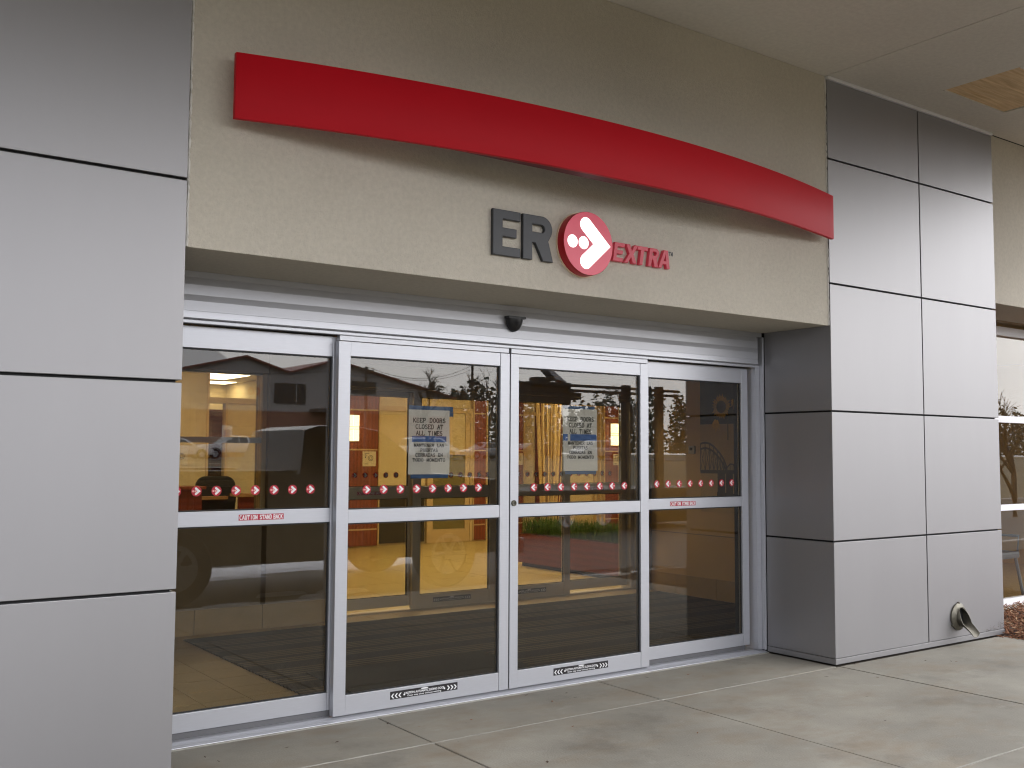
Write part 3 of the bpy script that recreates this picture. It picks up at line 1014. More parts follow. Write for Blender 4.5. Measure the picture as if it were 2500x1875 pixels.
MB().box(2.8095, 2.8175, YL + .006, YL + .040, .03, 2.16).build('meeting_seal', 'gasket', rs)
lk = MB().lathe([(0.019, 0), (0.019, -.006), (.016, -.009), (.012, -.009), (.011, -.005), (0, -.005)], (2.845, YL, 1.176), 'y', 24).build('lock_cylinder', 'steel', rs, smooth=True)
MB().box(2.843, 2.847, YL - .0065, YL - .0045, 1.170, 1.182).build('keyhole', 'joint_black', lk)

# motion sensor on the operator cover
sn = thing('motion_sensor', 'small black half-round motion sensor on the silver header above the doors', 'sensor', (2.80, 0.60, 2.30))
vs, fs = [], []
nu, nv = 16, 8
for j in range(nv + 1):
    ph_ = math.pi / 2 * j / nv
    for i in range(nu + 1):
        th_ = math.pi * i / nu
        vs.append((2.802 - .062 * math.cos(th_) * math.cos(ph_), .606 - .060 * math.sin(th_) * math.cos(ph_) ** .7, 2.338 - .082 * math.sin(ph_) ** 1.1))
for j in range(nv):
    for i in range(nu):
        a = j * (nu + 1) + i
        fs.append((a, a + 1, a + nu + 2, a + nu + 1))
fs.append(tuple(range(nu, -1, -1)))
sb_ = MB().add(vs, fs)
sb_.box(2.735, 2.869, .560, .607, 2.338, 2.352)
sb_.build('sensor_body', 'black_plastic', sn, smooth=True)
MB().box(2.834, 2.858, .553, .5575, 2.306, 2.311).build('sensor_badge', 'grey_print', sn)


# taped notices
def notice(label, x0, x1, z0, z1, y, bottom_full=True, variant=0):
    t = thing('notice', label, 'notice', ((x0 + x1) / 2, y, (z0 + z1) / 2), 'taped paper notices on the sliding doors')
    n, m_ = 8, 10
    mb = MB()
    w, h = x1 - x0, z1 - z0
    for j in range(m_ + 1):
        for i in range(n + 1):
            u, v = i / n, j / m_
            mb.v.append((x0 + w * u + .006 * math.sin(3.3 * v + variant) * (1 - v), y + .0022 + .0016 * math.sin(5 * u + 4 * v + variant), z0 + h * v))
    for j in range(m_):
        for i in range(n):
            a = j * (n + 1) + i
            mb.f.append((a, a + 1, a + n + 2, a + n + 1))
            mb.m.append(0)
    sh = mb.build('sheet', 'paper', t, smooth=True)
    tb = MB()
    xc = (x0 + x1) / 2
    yy = y - .0004
    L = [('KEEP DOORS', .805, .80), ('CLOSED AT', .705, .68), ('ALL TIMES', .605, .65)]
    for s_, v, ww in L:
        stroke_text(tb, s_, xc, z0 + h * v, h * .064, yy, w * ww, h * .0115, True)
    tb.build('english_lettering', 'ink', t)
    tb = MB()
    L = [('MANTENER LAS', .425, .74), ('PUERTAS', .350, .43), ('CERRADAS EN', .275, .67), ('TODO MOMENTO', .198, .80)]
    for s_, v, ww in L:
        stroke_text(tb, s_, xc, z0 + h * v, h * .046, yy, w * ww, h * .0095, True)
    tb.build('spanish_lettering', 'ink', t)
    if variant == 0:
        strips = [(x0 + .005, x1 + .028, z1 - .010, z1 + .024, 0), (x1 - .004, x1 + .030, z1 - .036, z1 - .0105, 0), (x0 + .02, x1 - .004, z0 - .024, z0 + .010, 0), (x0 + w * .08, x1 - w * .08, z0 + h * .50, z0 + h * .592, 1)]
    else:
        strips = [(x0 + .004, x1 - .016, z1 - .010, z1 + .022, 0), (x0 + .02, x1 - .004, z0 - .022, z0 + .008, 0), (x0 + w * .20, x1 - w * .02, z0 + h * .485, z0 + h * .592, 1), (x0 - .002, x0 + w * .125, z0 + h * .485, z0 + h * .592, 1)]
    for a, b, c, d, k in strips:
        q = MB()
        nn = 10
        for i in range(nn + 1):
            xx = a + (b - a) * i / nn
            q.v += [(xx, y + (-.0009 if k else .006), c + random.uniform(-.0012, .0012)), (xx, y + (-.0009 if k else .006), d + random.uniform(-.0012, .0012))]
        for i in range(nn):
            q.f.append((2 * i, 2 * i + 2, 2 * i + 3, 2 * i + 1))
            q.m.append(0)
        q.build('tape_strip', 'tape_bright' if k else 'tape_blue', t)
    return t


YN = YL + .0290
notice('white notice taped inside the left sliding door, blue tape hanging over its right corner', 2.092, 2.380, 1.362, 1.748, YN, variant=0)
notice('white notice taped inside the right sliding door, with a gap in its middle blue strip', 3.268, 3.562, 1.376, 1.788, YN, variant=1)

# drain spout (lamb's tongue) on the right pier
dn = thing('drain_spout', 'weathered metal drain spout sticking out near the foot of the right pier', 'drain spout', (6.752, 0, 0.21))
MB().lathe([(.072, -.002), (.107, -.002), (.107, -.012), (.100, -.018), (.086, -.024), (.078, -.034), (.072, -.034), (.072, -.002)], (6.752, -0.001, .212), 'y', 40).build('flange', 'steel', dn, smooth=True)
MB().disc(6.752, .212, .0725, -.004, 32).build('bore', 'joint_black', dn)
for a in (90, 215, 325):
    MB().lathe([(0, -.018), (.009, -.017), (.011, -.010), (.011, -.002)], (6.752 + .106 * math.cos(R(a)), 0, .212 + .106 * math.sin(R(a))), 'y', 12).build('screw_lug', 'steel', dn, smooth=True)
mb = MB()
ns, nc = 14, 16
for s_ in range(ns + 1):
    u = s_ / ns
    yy = -.030 - .120 * u
    drop = -.105 * (u ** 1.35) + .004
    a0 = 88 + 92 * min(1, u * 2.2) ** .7            # open angle grows from a full tube to a half trough
    hw_ = 360 - 2 * (a0 - 88) - 20 if u < .02 else max(150, 330 - 330 * min(1, u * 1.25))
    rr = .072 - .014 * u
    for k in range(nc + 1):
        an = R(270 - hw_ / 2 + hw_ * k / nc)
        for r2 in (rr, rr - .004):
            mb.v.append((6.752 + r2 * math.cos(an), yy, .212 + drop + r2 * math.sin(an) * (1 - .25 * u)))
row = 2 * (nc + 1)
for s_ in range(ns):
    for k in range(nc):
        a = s_ * row + 2 * k
        mb.f += [(a, a + 2, a + row + 2, a + row), (a + 1, a + row + 1, a + row + 3, a + 3)]
        mb.m += [0, 0]
    for k in (0, nc):
        a = s_ * row + 2 * k
        mb.f.append((a, a + row, a + row + 1, a + 1))
        mb.m.append(0)
for k in range(nc):
    a = ns * row + 2 * k
    mb.f.append((a, a + 1, a + 3, a + 2))
    mb.m.append(0)
mb.build('spout', 'steel', dn, smooth=True)

# ================================================================== vestibule
vf = tag(thing('vestibule_floor', None, None, (3.7, 2.2, 0)), kind='structure')
MB().box(-0.9, 6.87, 0.82, 3.76, -0.12, 0.006).build('grout', 'concrete_gap', vf)
tb = MB()
T = 0.287
xs_ = [1.708 - T * k for k in range(0, 9)]
ys_ = [0.84 + T * k for k in range(0, 11)]
for a in xs_[1:]:
    for b in ys_[:-1]:
        w = .0025
        MB().box(a + w, a + T - w, b + w, min(b + T, 3.62) - w, 0.0, 0.016 + random.uniform(-.0004, .0004)).build('tile', 'vest_tile', vf)
for k in range(18):
    a = 1.708 + T * k
    MB().box(a + .0025, min(a + T, 6.868) - .0025, 3.455, 3.76, 0.0, 0.016).build('tile', 'vest_tile', vf)
MB().box(6.802, 6.868, 0.84, 3.45, 0.0, 0.016).build('tile', 'vest_tile', vf)

mt = thing('entrance_mat', 'dark ribbed walk-off mat filling the floor between the two sets of doors', 'mat', (4.25, 2.15, 0.016))
MB().box(1.712, 6.798, 0.845, 3.45, 0.008, 0.018).build('mat_base', 'mat_base', mt)
rb_ = MB()
nr = 92
for k in range(nr):
    y = 0.855 + (3.44 - 0.855) * k / (nr - 1)
    e = .012 if k % 2 else 0.0
    rb_.prism([(y - .0085, .018), (y - .006, .026), (y + .006, .026), (y + .0085, .018)], 1.708 - e, 6.800 + e * .4, 'x', 1 if (k * 7) % 11 in (0, 3, 4, 8) or k % 2 else 0)
tag(rb_.build('rib', ['mat_rib', 'mat_rib_dark'], mt), kind='stuff')
sm = thing('door_mat', 'smaller smooth dark grey mat lying on the ribbed mat just inside the left sliding door', 'mat', (2.6, 1.2, 0.026))
MB().box(1.965, 3.345, 0.86, 1.77, 0.0265, 0.034).build('mat_sheet', 'mat_grey', sm, bevel=.003)

vw = thing('vestibule_wall', 'tan vestibule side wall with tile base on the right, holding the sunflower and bridge prints', 'wall', (6.9, 2.2, 0))
MB().box(6.874, 7.40, 0.95, 3.63, -0.1, 2.60).build('wall_face', 'vest_wall', vw)
for a, b in zip((0.96, 1.53, 2.105, 2.68, 3.255), (1.525, 2.10, 2.675, 3.25, 3.628)):
    MB().box(6.862, 6.872, a, b, 0.017, .222).build('tile', 'vest_tile', vw)
MB().box(6.868, 6.8745, 0.95, 3.63, .655, .662).build('panel_joint', 'vest_dark_unlit', vw)
for o in (vw,):
    pass
MB().box(6.78, 6.872, 3.632, 3.95, -0.1, 2.60).build('end_return', 'vest_dark_unlit', vw)
vl = thing('vestibule_wall', 'vestibule side wall on the left, mostly hidden behind the left pier', 'wall', (-0.95, 2.2, 0))
MB().box(-1.1, -0.91, 0.95, 3.63, -0.1, 2.60).build('wall_face', 'vest_wall', vl)
vc = tag(MB().box(-1.1, 7.3, 0.95, 3.96, 2.61, 2.70).build('vestibule_ceiling', 'vest_dark_unlit'), kind='structure')
th_ = thing('thermostat', 'small white wall control between the inner doors and the sunflower print', 'wall control', (6.87, 3.02, 1.54))
MB().box(6.846, 6.873, 2.965, 3.045, 1.495, 1.580).build('housing', 'device_white', th_, bevel=.006)
MB().box(6.8445, 6.8455, 2.985, 3.025, 1.53, 1.56).build('display', 'art_brown', th_)

ar = thing('wall_print', 'large yellow sunflower print on dark green, upper of the two vestibule prints', 'wall print', (6.87, 2.4, 2.0))
MB().box(6.864, 6.873, 1.70, 2.888, 1.628, 2.45).build('print_board', 'art_dark', ar)
MB().box(6.8625, 6.8635, 1.70, 2.888, 1.628, 1.80).build('print_ground', 'art_tan', ar)


def petals(mb, cy, cz, r0, r1, a0, a1, n, x, droop=0.0):
    for k in range(n):
        a = R(a0 + (a1 - a0) * k / max(1, n - 1)) + random.uniform(-.05, .05)
        L_ = r1 * random.uniform(.86, 1.08)
        w = .013
        u, v = math.cos(a), math.sin(a)
        mb.add([(x, cy - u * r0 - v * w * .5, cz + v * r0 - u * w * .5), (x, cy - u * (r0 + L_) * .55 - v * w, cz + v * (r0 + L_) * .55 - u * w - droop * .4),
                (x, cy - u * L_, cz + v * L_ - droop), (x, cy - u * (r0 + L_) * .55 + v * w, cz + v * (r0 + L_) * .55 + u * w - droop * .4),
                (x, cy - u * r0 + v * w * .5, cz + v * r0 + u * w * .5)], [(0, 1, 2, 3, 4)])
        x -= .00004


pm = MB()
petals(pm, 2.593, 1.975, .055, .128, 0, 345, 26, 6.8618)
petals(pm, 2.655, 1.86, .02, .10, 215, 300, 7, 6.8609, .05)
petals(pm, 2.40, 2.03, .02, .07, 150, 300, 6, 6.8604, .03)
pm.build('printed_petals', 'art_yellow', ar)
cm_ = MB()
cm_.add([(6.8600, 2.593 + .064 * math.cos(k * .2618), 1.975 + .064 * math.sin(k * .2618)) for k in range(24)], [tuple(range(24))])
cm_.build('printed_seeds', 'art_brown', ar)
MB().box(6.8611, 6.8613, 2.497, 2.512, 1.634, 1.90).build('printed_stem', 'art_stem', ar)
ab = thing('wall_print', 'dark steel truss bridge print on tan, lower of the two vestibule prints', 'wall print', (6.87, 2.4, 1.35))
MB().box(6.864, 6.873, 1.70, 2.888, 0.90, 1.624).build('print_board', 'art_tan', ab)
tm = MB()


def bar(a, b, w, x=6.8628):
    (y0, z0), (y1, z1) = a, b
    L_ = math.hypot(y1 - y0, z1 - z0)
    nx_, nz_ = -(z1 - z0) / L_ * w / 2, (y1 - y0) / L_ * w / 2
    bar.k += 1
    x -= (bar.k % 9) * .00005
    tm.add([(x, y0 + nx_, z0 + nz_), (x, y1 + nx_, z1 + nz_), (x, y1 - nx_, z1 - nz_), (x, y0 - nx_, z0 - nz_)], [(0, 1, 2, 3)])


bar.k = 0
top = [(2.886, 1.600), (2.82, 1.612), (2.756, 1.600), (2.70, 1.572), (2.651, 1.531), (2.605, 1.490), (2.565, 1.440), (2.535, 1.38), (2.523, 1.324)]
low = [(p[0], max(1.324, p[1] - .055)) for p in top]
for P_ in (top, low):
    for a, b in zip(P_[:-1], P_[1:]):
        if a[1] - b[1] or a != b:
            bar(a, b, .020)
for i, (y, z) in enumerate(top[:-1]):
    bar((y, z), (y, 1.32), .011)
    if i:
        bar((top[i - 1][0], 1.32), (y, z - .03), .007)
        bar((y, 1.32), (top[i - 1][0], top[i - 1][1] - .03), .007)
t2 = [(2.52, 1.36), (2.48, 1.395), (2.44, 1.39), (2.40, 1.365), (2.37, 1.33)]
for a, b in zip(t2[:-1], t2[1:]):
    bar(a, b, .014)
    bar(a, (a[0], 1.32), .008)
bar((2.888, 1.312), (1.75, 1.318), .035)
bar((2.60, 1.31), (2.60, 1.06), .10)
bar((2.49, 1.31), (2.49, 1.03), .09)
bar((2.66, 1.06), (2.30, 1.04), .10)
tm.build('printed_bridge', 'art_brown', ab)

# wall between vestibule and lobby
iw = thing('inner_wall', 'dimly lit inner vestibule wall left of the inner doors, with office window and tile base', 'wall', (1.5, 3.75, 0))
MB().box(-1.1, 2.40, 3.65, 3.95, 0.0, 0.90).build('knee_wall', 'vest_dark_unlit', iw)
MB().box(2.445, 3.03, 3.65, 3.95, 0.0, 2.60).build('solid_panel', 'vest_dark_unlit', iw)
MB().box(-1.1, 2.44, 3.66, 3.95, 2.16, 2.60).build('header', 'vest_dark_unlit', iw)
for k in range(7):
    a = 2.99 - .575 * (k + 1)
    MB().box(a + .003, a + .575 - .003, 3.632, 3.649, 0.017, .215).build('tile', 'vest_tile', iw)
wf = MB()
ow = MB().box(2.402, 2.443, 3.70, 3.80, 0.90, 2.158).build('window_mullion', 'lobby_trim', iw)
MB().box(-1.1, 2.40, 3.70, 3.80, 1.565, 1.612).build('window_transom', 'aluminium_dull', iw)
MB().box(-1.1, 2.40, 3.70, 3.80, 2.145, 2.158).build('window_head', 'aluminium_dull', iw)
MB().box(-1.1, 2.40, 3.68, 3.82, 0.902, 0.935).build('window_sill', 'aluminium_dull', iw)
for a, b in ((.936, 1.564), (1.613, 2.144)):
    MB().box(-1.09, 2.399, 3.747, 3.753, a, b).build('pane', 'glass_inner', iw)

# the second set of sliding doors
mat('inner_frame', (0.62, 0.54, 0.40), 0.45, metal=0.3, var=0.05, vscale=4)  # same aluminium as the outer doors, dim indoor light put in as brown
frame_thing('door_surround', 'dimly lit aluminium inner door frame and header at the back of the vestibule', 3.035, 6.778, 3.765, 2.30, 'inner_frame')
MB().box(3.03, 6.78, 3.78, 3.95, 2.305, 2.60).build('door_header', 'vest_dark_unlit', iw)
IA = dict(glass='glass_inner', m='inner_frame')
i1 = leaf('fixed_door_panel', 'left fixed panel of the inner doors, with a red caution label', 3.066, 3.972, 3.858, .055, 2.085, 3.13, 3.935, (1.060, 1.172), .150, 2.020, **IA)
for k in range(7):
    sticker(i1, 3.811 - .108 * k, 1.280, 3.858 + .0214, .027, 1)
caution_red(i1, 3.395, 3.645, 1.098, 1.128, 3.858 + .0022)
i2 = leaf('sliding_door', 'left sliding leaf of the inner doors, arrows pointing right', 3.955, 4.906, 3.806, .026, 2.095, 4.045, 4.838, (1.060, 1.170), .150, 2.018, cap=.03, **IA)
for k in range(8):
    sticker(i2, 4.046 + .022 + .1085 * k, 1.277, 3.806 + .0214, .027, 1)
caution_black(i2, 4.19, 4.62, .072, .117, 3.806 + .0022)
i3 = leaf('sliding_door', 'right sliding leaf of the inner doors, arrows pointing left', 4.914, 5.868, 3.806, .026, 2.095, 4.984, 5.786, (1.060, 1.170), .150, 2.018, cap=.03, **IA)
for k in range(7):
    sticker(i3, 5.100 + .111 * k, 1.277, 3.806 + .0214, .027, -1)
caution_black(i3, 5.12, 5.55, .072, .117, 3.806 + .0022)
i4 = leaf('fixed_door_panel', 'right fixed panel of the inner doors, in front of the planter', 5.850, 6.705, 3.858, .055, 2.085, 5.885, 6.632, (1.060, 1.172), .150, 2.020, **IA)
for k in range(6):
    sticker(i4, 6.487 - .111 * k, 1.277, 3.858 + .0214, .027, -1)
caution_red(i4, 6.13, 6.38, 1.098, 1.128, 3.858 + .0022)

# ================================================================== lobby
lb = tag(thing('lobby_floor', None, None, (6, 7, 0)), kind='structure')
MB().box(-1.1, 13.6, 3.76, 14.2, -0.12, 0.008).build('grout', 'lobby_trim', lb)
for i in range(11):
    for j in range(10):
        x0, y0 = 3.0 + .61 * i, 3.90 + .59 * j
        if y0 + .59 > 9.85:
            continue
        MB().box(x0 + .002, x0 + .608, y0 + .002, y0 + .588, 0.0, .0165 + random.uniform(-.0005, .0005)).build('tile', 'lobby_floor', lb)
tag(MB().box(-1.1, 13.6, 3.96, 14.2, 2.75, 2.85).build('lobby_ceiling', 'lobby_ceiling'), kind='structure')
bw = thing('lobby_wall', 'yellow lobby back wall with cherry wood panels and tan trim behind the inner doors', 'wall', (9, 9.9, 0))
MB().box(5.2, 13.6, 9.86, 10.0, 0, 2.75).build('wall_face', 'lobby_wall', bw)
rowz = [0.02, .285, .910, 1.535, 2.160, 2.74]
for a, b in ((5.21, 6.0), (6.01, 6.818), (8.655, 8.89), (9.505, 9.68), (11.565, 12.30), (12.31, 13.2)):
    for c, d in zip(rowz[:-1], rowz[1:]):
        MB().box(a, b, 9.81, 9.86, c + .012, d - .012).build('wood_panel', 'cherry', bw)
    for d in rowz[1:-1]:
        MB().box(a, b, 9.806, 9.86, d - .010, d + .010).build('trim_strip', 'lobby_trim', bw)
for x in (6.833, 8.632, 8.902, 9.492, 9.695, 11.335, 11.44, 11.55):
    MB().box(x - .012, x + .012, 9.79, 9.86, 0.02, 2.70).build('trim_post', 'lobby_trim', bw)
MB().box(9.70, 11.33, 9.80, 9.86, 2.155, 2.215).build('trim_strip', 'lobby_trim', bw)
MB().box(9.70, 11.33, 9.84, 9.86, .02, .12).build('skirting', 'lobby_trim', bw)

wn_ = thing('office_window', 'interior office window in the lobby back wall, pale above and dark glass below', 'window', (7.2, 9.83, 0))
MB().box(6.85, 7.72, 9.80, 9.855, 2.155, 2.235).build('head', 'lobby_trim', wn_)
MB().box(6.85, 7.72, 9.81, 9.855, 2.236, 2.70).build('transom_pane', 'lobby_glass_wall', wn_)
MB().box(6.85, 7.545, 9.82, 9.855, .97, 2.154).build('pane', 'lobby_glass_wall', wn_)
MB().box(7.60, 7.70, 9.82, 9.855, .97, 2.154).build('pane', 'lobby_glass_wall', wn_)
MB().box(6.85, 7.545, 9.83, 9.855, .05, .93).build('lower_pane', 'dark_glass', wn_)
MB().box(7.60, 7.70, 9.83, 9.855, .05, .93).build('lower_pane', 'dark_glass', wn_)
MB().box(6.85, 7.72, 9.80, 9.855, .935, .965).build('rail', 'lobby_trim', wn_)
MB().box(7.549, 7.596, 9.79, 9.855, .02, 2.154).build('mullion', 'inner_frame', wn_)
od = thing('glazed_door', 'pale glazed office door in the lobby back wall beside the office window', 'door', (8.2, 9.83, 0))
for a, b in ((7.725, 7.765), (8.56, 8.61)):
    MB().box(a, b, 9.79, 9.855, .02, 2.235).build('jamb', 'lobby_trim', od)
MB().box(7.767, 8.558, 9.79, 9.855, 2.155, 2.235).build('head', 'lobby_trim', od)
MB().box(7.767, 8.558, 9.80, 9.855, 2.24, 2.70).build('transom_pane', 'lobby_glass_wall', od)
MB().box(7.77, 8.555, 9.80, 9.85, .02, .235).build('bottom_rail', 'lobby_trim', od)
MB().box(7.77, 7.84, 9.80, 9.85, .236, 2.15).build('stile', 'lobby_trim', od)
MB().box(8.47, 8.555, 9.80, 9.85, .236, 2.15).build('stile', 'lobby_trim', od)
MB().box(7.842, 8.468, 9.80, 9.85, 1.46, 1.51).build('rail', 'lobby_trim', od)
MB().box(7.842, 8.468, 9.82, 9.84, 1.512, 2.148).build('pane', 'lobby_glass_wall', od)
mat('green_glass', (0.20, 0.17, 0.06), 0.25)
MB().box(7.842, 8.468, 9.82, 9.84, .24, 1.458).build('pane', 'green_glass', od)


def sconce(label, x, z):
    t = thing('wall_sconce', label, 'wall lamp', (x, 9.81, z), 'lit sconces on the cherry panels')
    MB().box(x - .105, x + .105, 9.79, 9.806, z - .21, z + .21).build('back_plate', 'sconce_metal', t)
    for a, b in ((z + .022, z + .20), (z - .20, z - .022)):
        for c, d in ((x - .098, x - .004), (x + .004, x + .098)):
            MB().box(c, d, 9.70, 9.788, a, b).build('shade', 'sconce_glow', t)
    MB().box(x - .098, x + .098, 9.705, 9.788, z - .016, z + .016).build('shade', 'sconce_glow', t)
    for q in (z + .019, z - .019):
        MB().box(x - .104, x + .104, 9.692, 9.79, q - .0028, q + .0028).build('band', 'sconce_metal', t)
    return t


sconce('lit sconce seen through the left sliding door, on the wide cherry panel', 6.325, 1.87)
sconce('lit sconce seen through the right sliding door, above the planter', 11.80, 1.85)


def poster(label, x0, x1, z0, z1, y, num):
    t = thing('poster', label, 'poster', ((x0 + x1) / 2, y, z0))
    MB().box(x0, x1, y - .003, y, z0, z1).build('sheet', 'poster_paper', t)
    mb = MB()
    w, h = x1 - x0, z1 - z0
    stroke_text(mb, num, x0 + w * .22, z0 + h * .58, h * .2, y - .0034, w * .13, h * .035)
    for a, b, c in ((.14, .5, .86), (.14, .42, .14)):
        mb.box(x0 + w * a, x0 + w * b, y - .0036, y - .0032, z0 + h * c, z0 + h * (c + .035))
    for k in range(16):
        a0, a1 = k * .3927, (k + 1) * .3927
        for rr in (.2, .12):
            cx_, cz_ = x0 + w * .60, z0 + h * .55
            mb.add([(cx_ + rr * w * math.cos(a0), y - .0034, cz_ + rr * h * math.sin(a0)), (cx_ + rr * w * math.cos(a1), y - .0034, cz_ + rr * h * math.sin(a1)),
                    (cx_ + (rr - .03) * w * math.cos(a1), y - .0034, cz_ + (rr - .03) * h * math.sin(a1)), (cx_ + (rr - .03) * w * math.cos(a0), y - .0034, cz_ + (rr - .03) * h * math.sin(a0))], [(0, 1, 2, 3)])
    mb.build('print', 'ink' if num == '2' else 'letter_grey', t)


poster('square cream poster numbered 2 under the sconce on the cherry panel', 6.543, 6.777, 1.274, 1.507, 9.806, '2')
poster('square cream poster under the right-hand sconce', 11.77, 11.975, 1.278, 1.487, 9.802, '2')
poster('square cream poster on the narrow cherry panel beside the bamboo', 9.525, 9.665, 1.29, 1.50, 9.802, '2')

# planter with grass
pl = thing('planter', 'long cherry wood planter box inside the inner doors', 'planter', (7.3, 5.3, .016))
MB().box(7.05, 7.52, 4.02, 6.35, .066, .44).build('planter_box', 'cherry_deep', pl, bevel=.004)
MB().box(7.09, 7.48, 4.06, 6.31, .017, .066).build('toe_kick', 'gasket', pl)
MB().box(7.07, 7.50, 4.04, 6.33, .4405, .447).build('soil', 'soil', pl)
gr = MB()
for k in range(2600):
    x, y = random.uniform(7.08, 7.49), random.uniform(4.05, 6.32)
    h = random.uniform(.12, .25)
    a = random.uniform(0, 6.28)
    l_ = random.uniform(.02, .13)
    w = .0035
    dx, dy = math.cos(a) * l_, math.sin(a) * l_
    sx, sy = -math.sin(a) * w, math.cos(a) * w
    gr.add([(x - sx, y - sy, .445), (x + sx, y + sy, .445), (x + dx * .35 + sx, y + dy * .35 + sy, .445 + h * .62), (x + dx * .35 - sx, y + dy * .35 - sy, .445 + h * .62),
            (x + dx, y + dy, .445 + h)], [(0, 1, 2, 3), (3, 2, 4)])
tag(gr.build('planter_grass', 'grass_blade'), 'green grass growing along the top of the cherry planter', 'grass', kind='stuff')

# tall bundle of bamboo canes
MB().box(9.98, 10.56, 9.805, 9.86, .13, 2.70).build('wood_panel', 'cherry_deep', bw)
BXC, BYC = 9.72, 9.1
bb = thing('bamboo_bundle', 'tall bundle of pale bamboo canes standing behind the right sliding door', 'bamboo canes', (BXC, BYC, .016))
MB().lathe([(.0, .0), (.19, .0), (.22, .30), (.20, .34), (.17, .33), (.0, .31)], (BXC, BYC, .017), 'z', 20).build('pot', 'cherry_deep', bb, smooth=True)
for k in range(40):
    a, r_ = random.uniform(0, 6.28), .15 * math.sqrt(random.random())
    x, y = BXC + r_ * math.cos(a), BYC + r_ * math.sin(a)
    tx, ty = x + (x - BXC) * .7 + random.uniform(-.05, .05), y + (y - BYC) * .6
    MB().tube([(x, y, .30), ((x + tx) / 2 + random.uniform(-.02, .02), (y + ty) / 2, 1.4), (tx, ty, random.uniform(2.35, 2.70))], random.uniform(.008, .015), 5).build('cane', 'bamboo', bb)

# reception desk, chair, partition on the left
pt = thing('office_partition', 'yellow office partition with glazed strip behind the reception desk', 'partition', (3, 8.05, 0))
MB().box(-1.1, 3.415, 8.0, 8.1, 0, 2.75).build('wall_face', 'lobby_wall', pt)
MB().box(3.68, 4.40, 8.0, 8.1, 0, 2.10).build('wall_face', 'lobby_wall', pt)
MB().box(3.417, 3.442, 7.98, 8.1, 0, 2.75).build('post', 'lobby_trim', pt)
MB().box(3.655, 3.679, 7.98, 8.1, 0, 2.10).build('post', 'lobby_trim', pt)
MB().box(3.443, 4.40, 7.98, 8.1, 2.101, 2.172).build('rail', 'lobby_trim', pt)
MB().box(4.402, 5.2, 7.98, 8.1, 0, 2.75).build('wall_face', 'lobby_wall', pt)
MB().box(3.444, 3.654, 8.04, 8.05, .02, 2.10).build('pane', 'glass_inner', pt)
MB().box(5.1, 5.2, 8.1, 9.855, 0, 2.75).build('side_face', 'lobby_wall', pt)
MB().box(5.9, 6.0, 10.01, 14.2, 0, 2.75).build('side_face', 'lobby_wall', pt)
MB().box(-1.1, 5.9, 14.1, 14.2, 0, 2.75).build('back_face', 'lobby_wall', pt)
bk = thing('bookcase', 'dark cherry shelving seen through the glazed strip of the office partition', 'shelving', (3.8, 8.9, 0))
for z in (.1, .5, .9, 1.3, 1.7, 2.02):
    MB().box(3.4, 4.5, 8.7, 9.0, z, z + .03).build('shelf', 'cherry', bk)
MB().box(3.4, 4.5, 9.0, 9.04, .02, 2.06).build('back_board', 'cherry_deep', bk)
dkk = thing('reception_desk', 'dark cherry reception desk with tan top, behind the left fixed panel', 'desk', (3, 7, 0))
MB().box(1.6, 3.02, 6.95, 7.05, .02, 1.06).build('counter_front', 'cherry_deep', dkk)
MB().box(1.58, 3.05, 6.90, 7.25, 1.062, 1.095).build('counter_top', 'cherry', dkk)
MB().box(3.06, 3.42, 7.2, 7.8, .93, .965).build('desk_top', 'tan_wood', dkk)
MB().box(3.44, 4.6, 6.90, 7.2, .965, 1.0).build('desk_top', 'tan_wood', dkk)
MB().box(3.46, 4.6, 6.95, 7.0, .02, .964).build('desk_front', 'cherry_deep', dkk)
oc = thing('office_chair', 'black office chair with rounded back behind the reception desk', 'chair', (3.35, 7.5, .016))
bp_ = arc(3.36, 1.08, .115, 0, 90, 5)
prof = [(3.09, .72), (3.55, .72), (3.57, .95)] + arc(3.44, 1.08, .12, 0, 90, 5) + arc(3.20, 1.08, .12, 90, 180, 5) + [(3.07, .95)]
MB().prism(prof, 7.32, 7.39, 'y').build('backrest', 'chair_black', oc, bevel=.02)
MB().box(3.10, 3.56, 7.40, 7.82, .45, .53).build('seat', 'chair_black', oc, bevel=.03)
MB().tube([(3.33, 7.6, .46), (3.33, 7.6, .10)], .03, 8).build('stem', 'gasket', oc)
for k in range(5):
    a = k * 1.2566
    MB().tube([(3.33, 7.6, .10), (3.33 + .28 * math.cos(a), 7.6 + .28 * math.sin(a), .05)], .02, 6).build('leg', 'gasket', oc)
poster('cream poster numbered 1 on the office partition, above the reception desk', 2.995, 3.19, 1.325, 1.52, 7.998, '1')

# ceiling lights (lit)
def troffer(x0, x1, y0, y1, label):
    t = thing('ceiling_light', label, 'ceiling light', ((x0 + x1) / 2, (y0 + y1) / 2, 2.75), 'lit ceiling lights inside the building')
    MB().box(x0 - .03, x1 + .03, y0 - .03, y1 + .03, 2.742, 2.749).build('frame', 'device_white', t)
    MB().box(x0, x1, y0, y1, 2.735, 2.7415).build('diffuser', 'troffer_glow', t)


